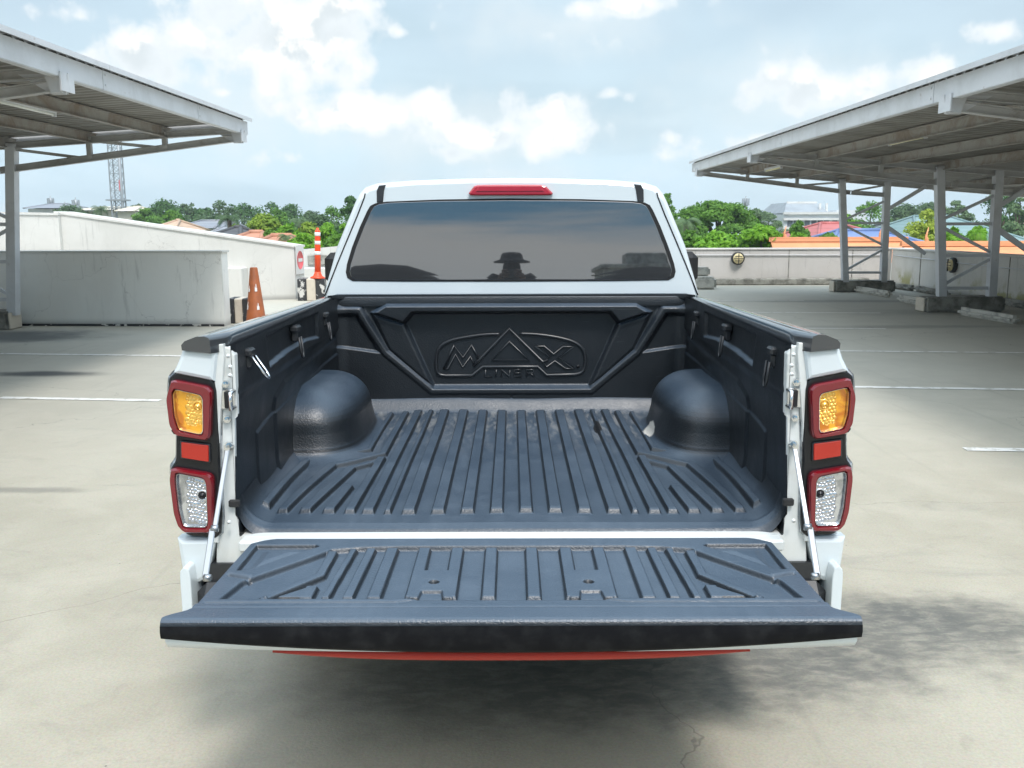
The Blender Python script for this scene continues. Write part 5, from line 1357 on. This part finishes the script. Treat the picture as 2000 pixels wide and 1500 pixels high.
# orange belt loops behind the glass are left to the side pillars
#PEOPLE
# ================================================================ PHOTOGRAPHER (seen mirrored in the rear window)
def skin_body(name, joints, edges, m, parent=None, lv=2):
    me = bpy.data.meshes.new(name); me.from_pydata([j[:3] for j in joints], edges, []); o = bpy.data.objects.new(name, me); COL.objects.link(o)
    if parent: o.parent = parent
    md = o.modifiers.new('skin', 'SKIN'); md.use_smooth_shade = True
    for i, j in enumerate(joints): me.skin_vertices[0].data[i].radius = (j[3], j[4] if len(j) > 4 else j[3])
    me.skin_vertices[0].data[0].use_root = True
    s_ = o.modifiers.new('sub', 'SUBSURF'); s_.levels = lv; s_.render_levels = lv
    me.materials.append(MATS[m]); return o
PX, PY = .0, -.30
J = [(0, PY, .95, .17, .13), (0, PY, 1.12, .15, .11), (0, PY+.01, 1.30, .18, .12), (0, PY+.0, 1.46, .13, .09), (0, PY+.01, 1.50, .062), (0, PY+.03, 1.54, .08), (0, PY+.03, 1.62, .105, .11), (0, PY+.03, 1.69, .06),
     (.17, PY, 1.49, .08), (.29, PY+.08, 1.40, .06), (.12, PY+.17, 1.46, .034), (-.17, PY, 1.49, .08), (-.29, PY+.08, 1.40, .06), (-.12, PY+.17, 1.46, .034),
     (.10, PY, .88, .11), (.11, PY+.02, .50, .07), (.12, PY, .10, .045), (.12, PY+.15, .04, .045), (-.10, PY, .88, .11), (-.11, PY+.02, .50, .07), (-.12, PY, .10, .045), (-.12, PY+.15, .04, .045)]
E = [(0, 1), (1, 2), (2, 3), (3, 4), (4, 5), (5, 6), (6, 7), (3, 8), (8, 9), (9, 10), (3, 11), (11, 12), (12, 13), (0, 14), (14, 15), (15, 16), (16, 17), (0, 18), (18, 19), (19, 20), (20, 21)]
pe = empty('person', (0, -2.62, 0)); tag(pe, 'person in a wide brimmed dark hat and dark clothes, mirrored in the truck rear window', 'person')
skin_body('body', J, E, 'cloth', pe)
hnd = MB()
for sg in (-1, 1):
    hnd.tube([(sg*.12, PY+.17, 1.46), (sg*.10, PY+.20, 1.51), (sg*.088, PY+.215, 1.545)], [.032, .036, .028], 10, flat=.55)
    for k, (L, dz_) in enumerate(((.062, .0), (.070, .02), (.066, .04), (.052, .058))):
        b0 = Vector((sg*.090, PY+.222, 1.515+dz_)); hnd.tube([b0, b0+Vector((-sg*L*.45, .022, .006)), b0+Vector((-sg*L*.9, .016, .008)), b0+Vector((-sg*L, .010, .008))], [.0095, .009, .008, .004], 8)
    b0 = Vector((sg*.095, PY+.19, 1.50)); hnd.tube([b0, b0+Vector((-sg*.03, -.004, .022)), b0+Vector((-sg*.055, 0, .03))], [.012, .010, .006], 8)
hnd.build('hand', 'skin', pe)
ht = MB(); ht.lathe([(.172, 1.628), (.176, 1.638), (.12, 1.655), (.108, 1.67), (.102, 1.70), (.085, 1.72), (.03, 1.728), (.001, 1.729)], c=(0, PY+.03, .03), n=36); ht.build('hat', 'cloth', pe)
ph = MB(); ph.box((0, PY+.185+.01, 1.55), (.155, .009, .075), bev=.004)
pho = ph.build('phone', 'blacktrim'); pho.location = (0, -2.62, 0); tag(pho, 'dark phone held level in both hands by the photographer', 'phone')
# stair house behind the photographer, mirrored at the right end of the window
sh = empty('stair_house', (4.1, -22, 0)); tag(sh, 'low flat roofed stair house behind the photographer, mirrored at the right of the rear window', 'building')
MB().box((0, 0, 1.2), (3.0, 3, 2.4), bev=.02).build('wall', 'roughconc', sh)
MB().box((0, 0, 2.46), (3.2, 3.2, .12), bev=.02).build('roof', 'roughconc', sh)
MB().box((-.2, 1.52, 1.02), (1.0, .06, 2.0), bev=.01).build('door', 'tilegrey', sh)
MB().box((-.1, 0, 2.72), (1.3, 1.1, .35), bev=.03).build('water_tank', 'roughconc', sh)

def van(loc, rz, label):  # made-up van, added only for the dark shapes mirrored in the rear window
    t = empty('added_van', loc, rz); tag(t, label, 'van', 'made-up dark vans added behind the photographer')
    pr = [(-.86, .35), (-.92, .8), (-.90, 1.1), (-.80, 1.62), (-.68, 1.86), (-.45, 1.97), (0, 2.0), (.45, 1.97), (.68, 1.86), (.80, 1.62), (.90, 1.1), (.92, .8), (.86, .35)]
    b = MB(); rows = []
    for (y, sx_, sz) in ((-2.4, .90, .80), (-2.35, .96, .93), (-2.1, 1, 1), (1.2, 1, 1), (1.7, .96, .9), (2.1, .93, .62), (2.5, .88, .55), (2.6, .8, .48)):
        rows.append([(x*sx_, y, .35+(z-.35)*sz) for x, z in pr])
    b.grid(np.array(rows)); b.add(rows[0], [tuple(range(13))]); b.add(rows[-1], [tuple(range(13))]); recalc(b.build('body', 'vanpaint', t, autosmooth=50))
    MB().prism([(-.66, 1.62, 1.22), (.66, 1.62, 1.22), (.56, 1.55, 1.72), (-.56, 1.55, 1.72)], (0, .16, -.02)).build('windscreen', 'sideglass', t)
    for sx_ in (-1, 1):
        MB().box((sx_*.60, 2.56, .72), (.26, .08, .13), bev=.03).build('headlight', 'clearrim', t)
        for y in (-1.5, 1.6): MB().lathe([(.20, -.1), (.32, -.1), (.34, 0), (.32, .1), (.20, .1)], c=(sx_*.80, y, .34), n=24, axis='x').build('wheel', 'rubber', t)
van((-2.15, -11.0, 0), R(3), 'made-up dark van behind the photographer, added to darken the left of the rear window reflection')
van((2.45, -12.2, 0), R(-5), 'made-up dark van behind the photographer, added to darken the lower right of the rear window reflection')
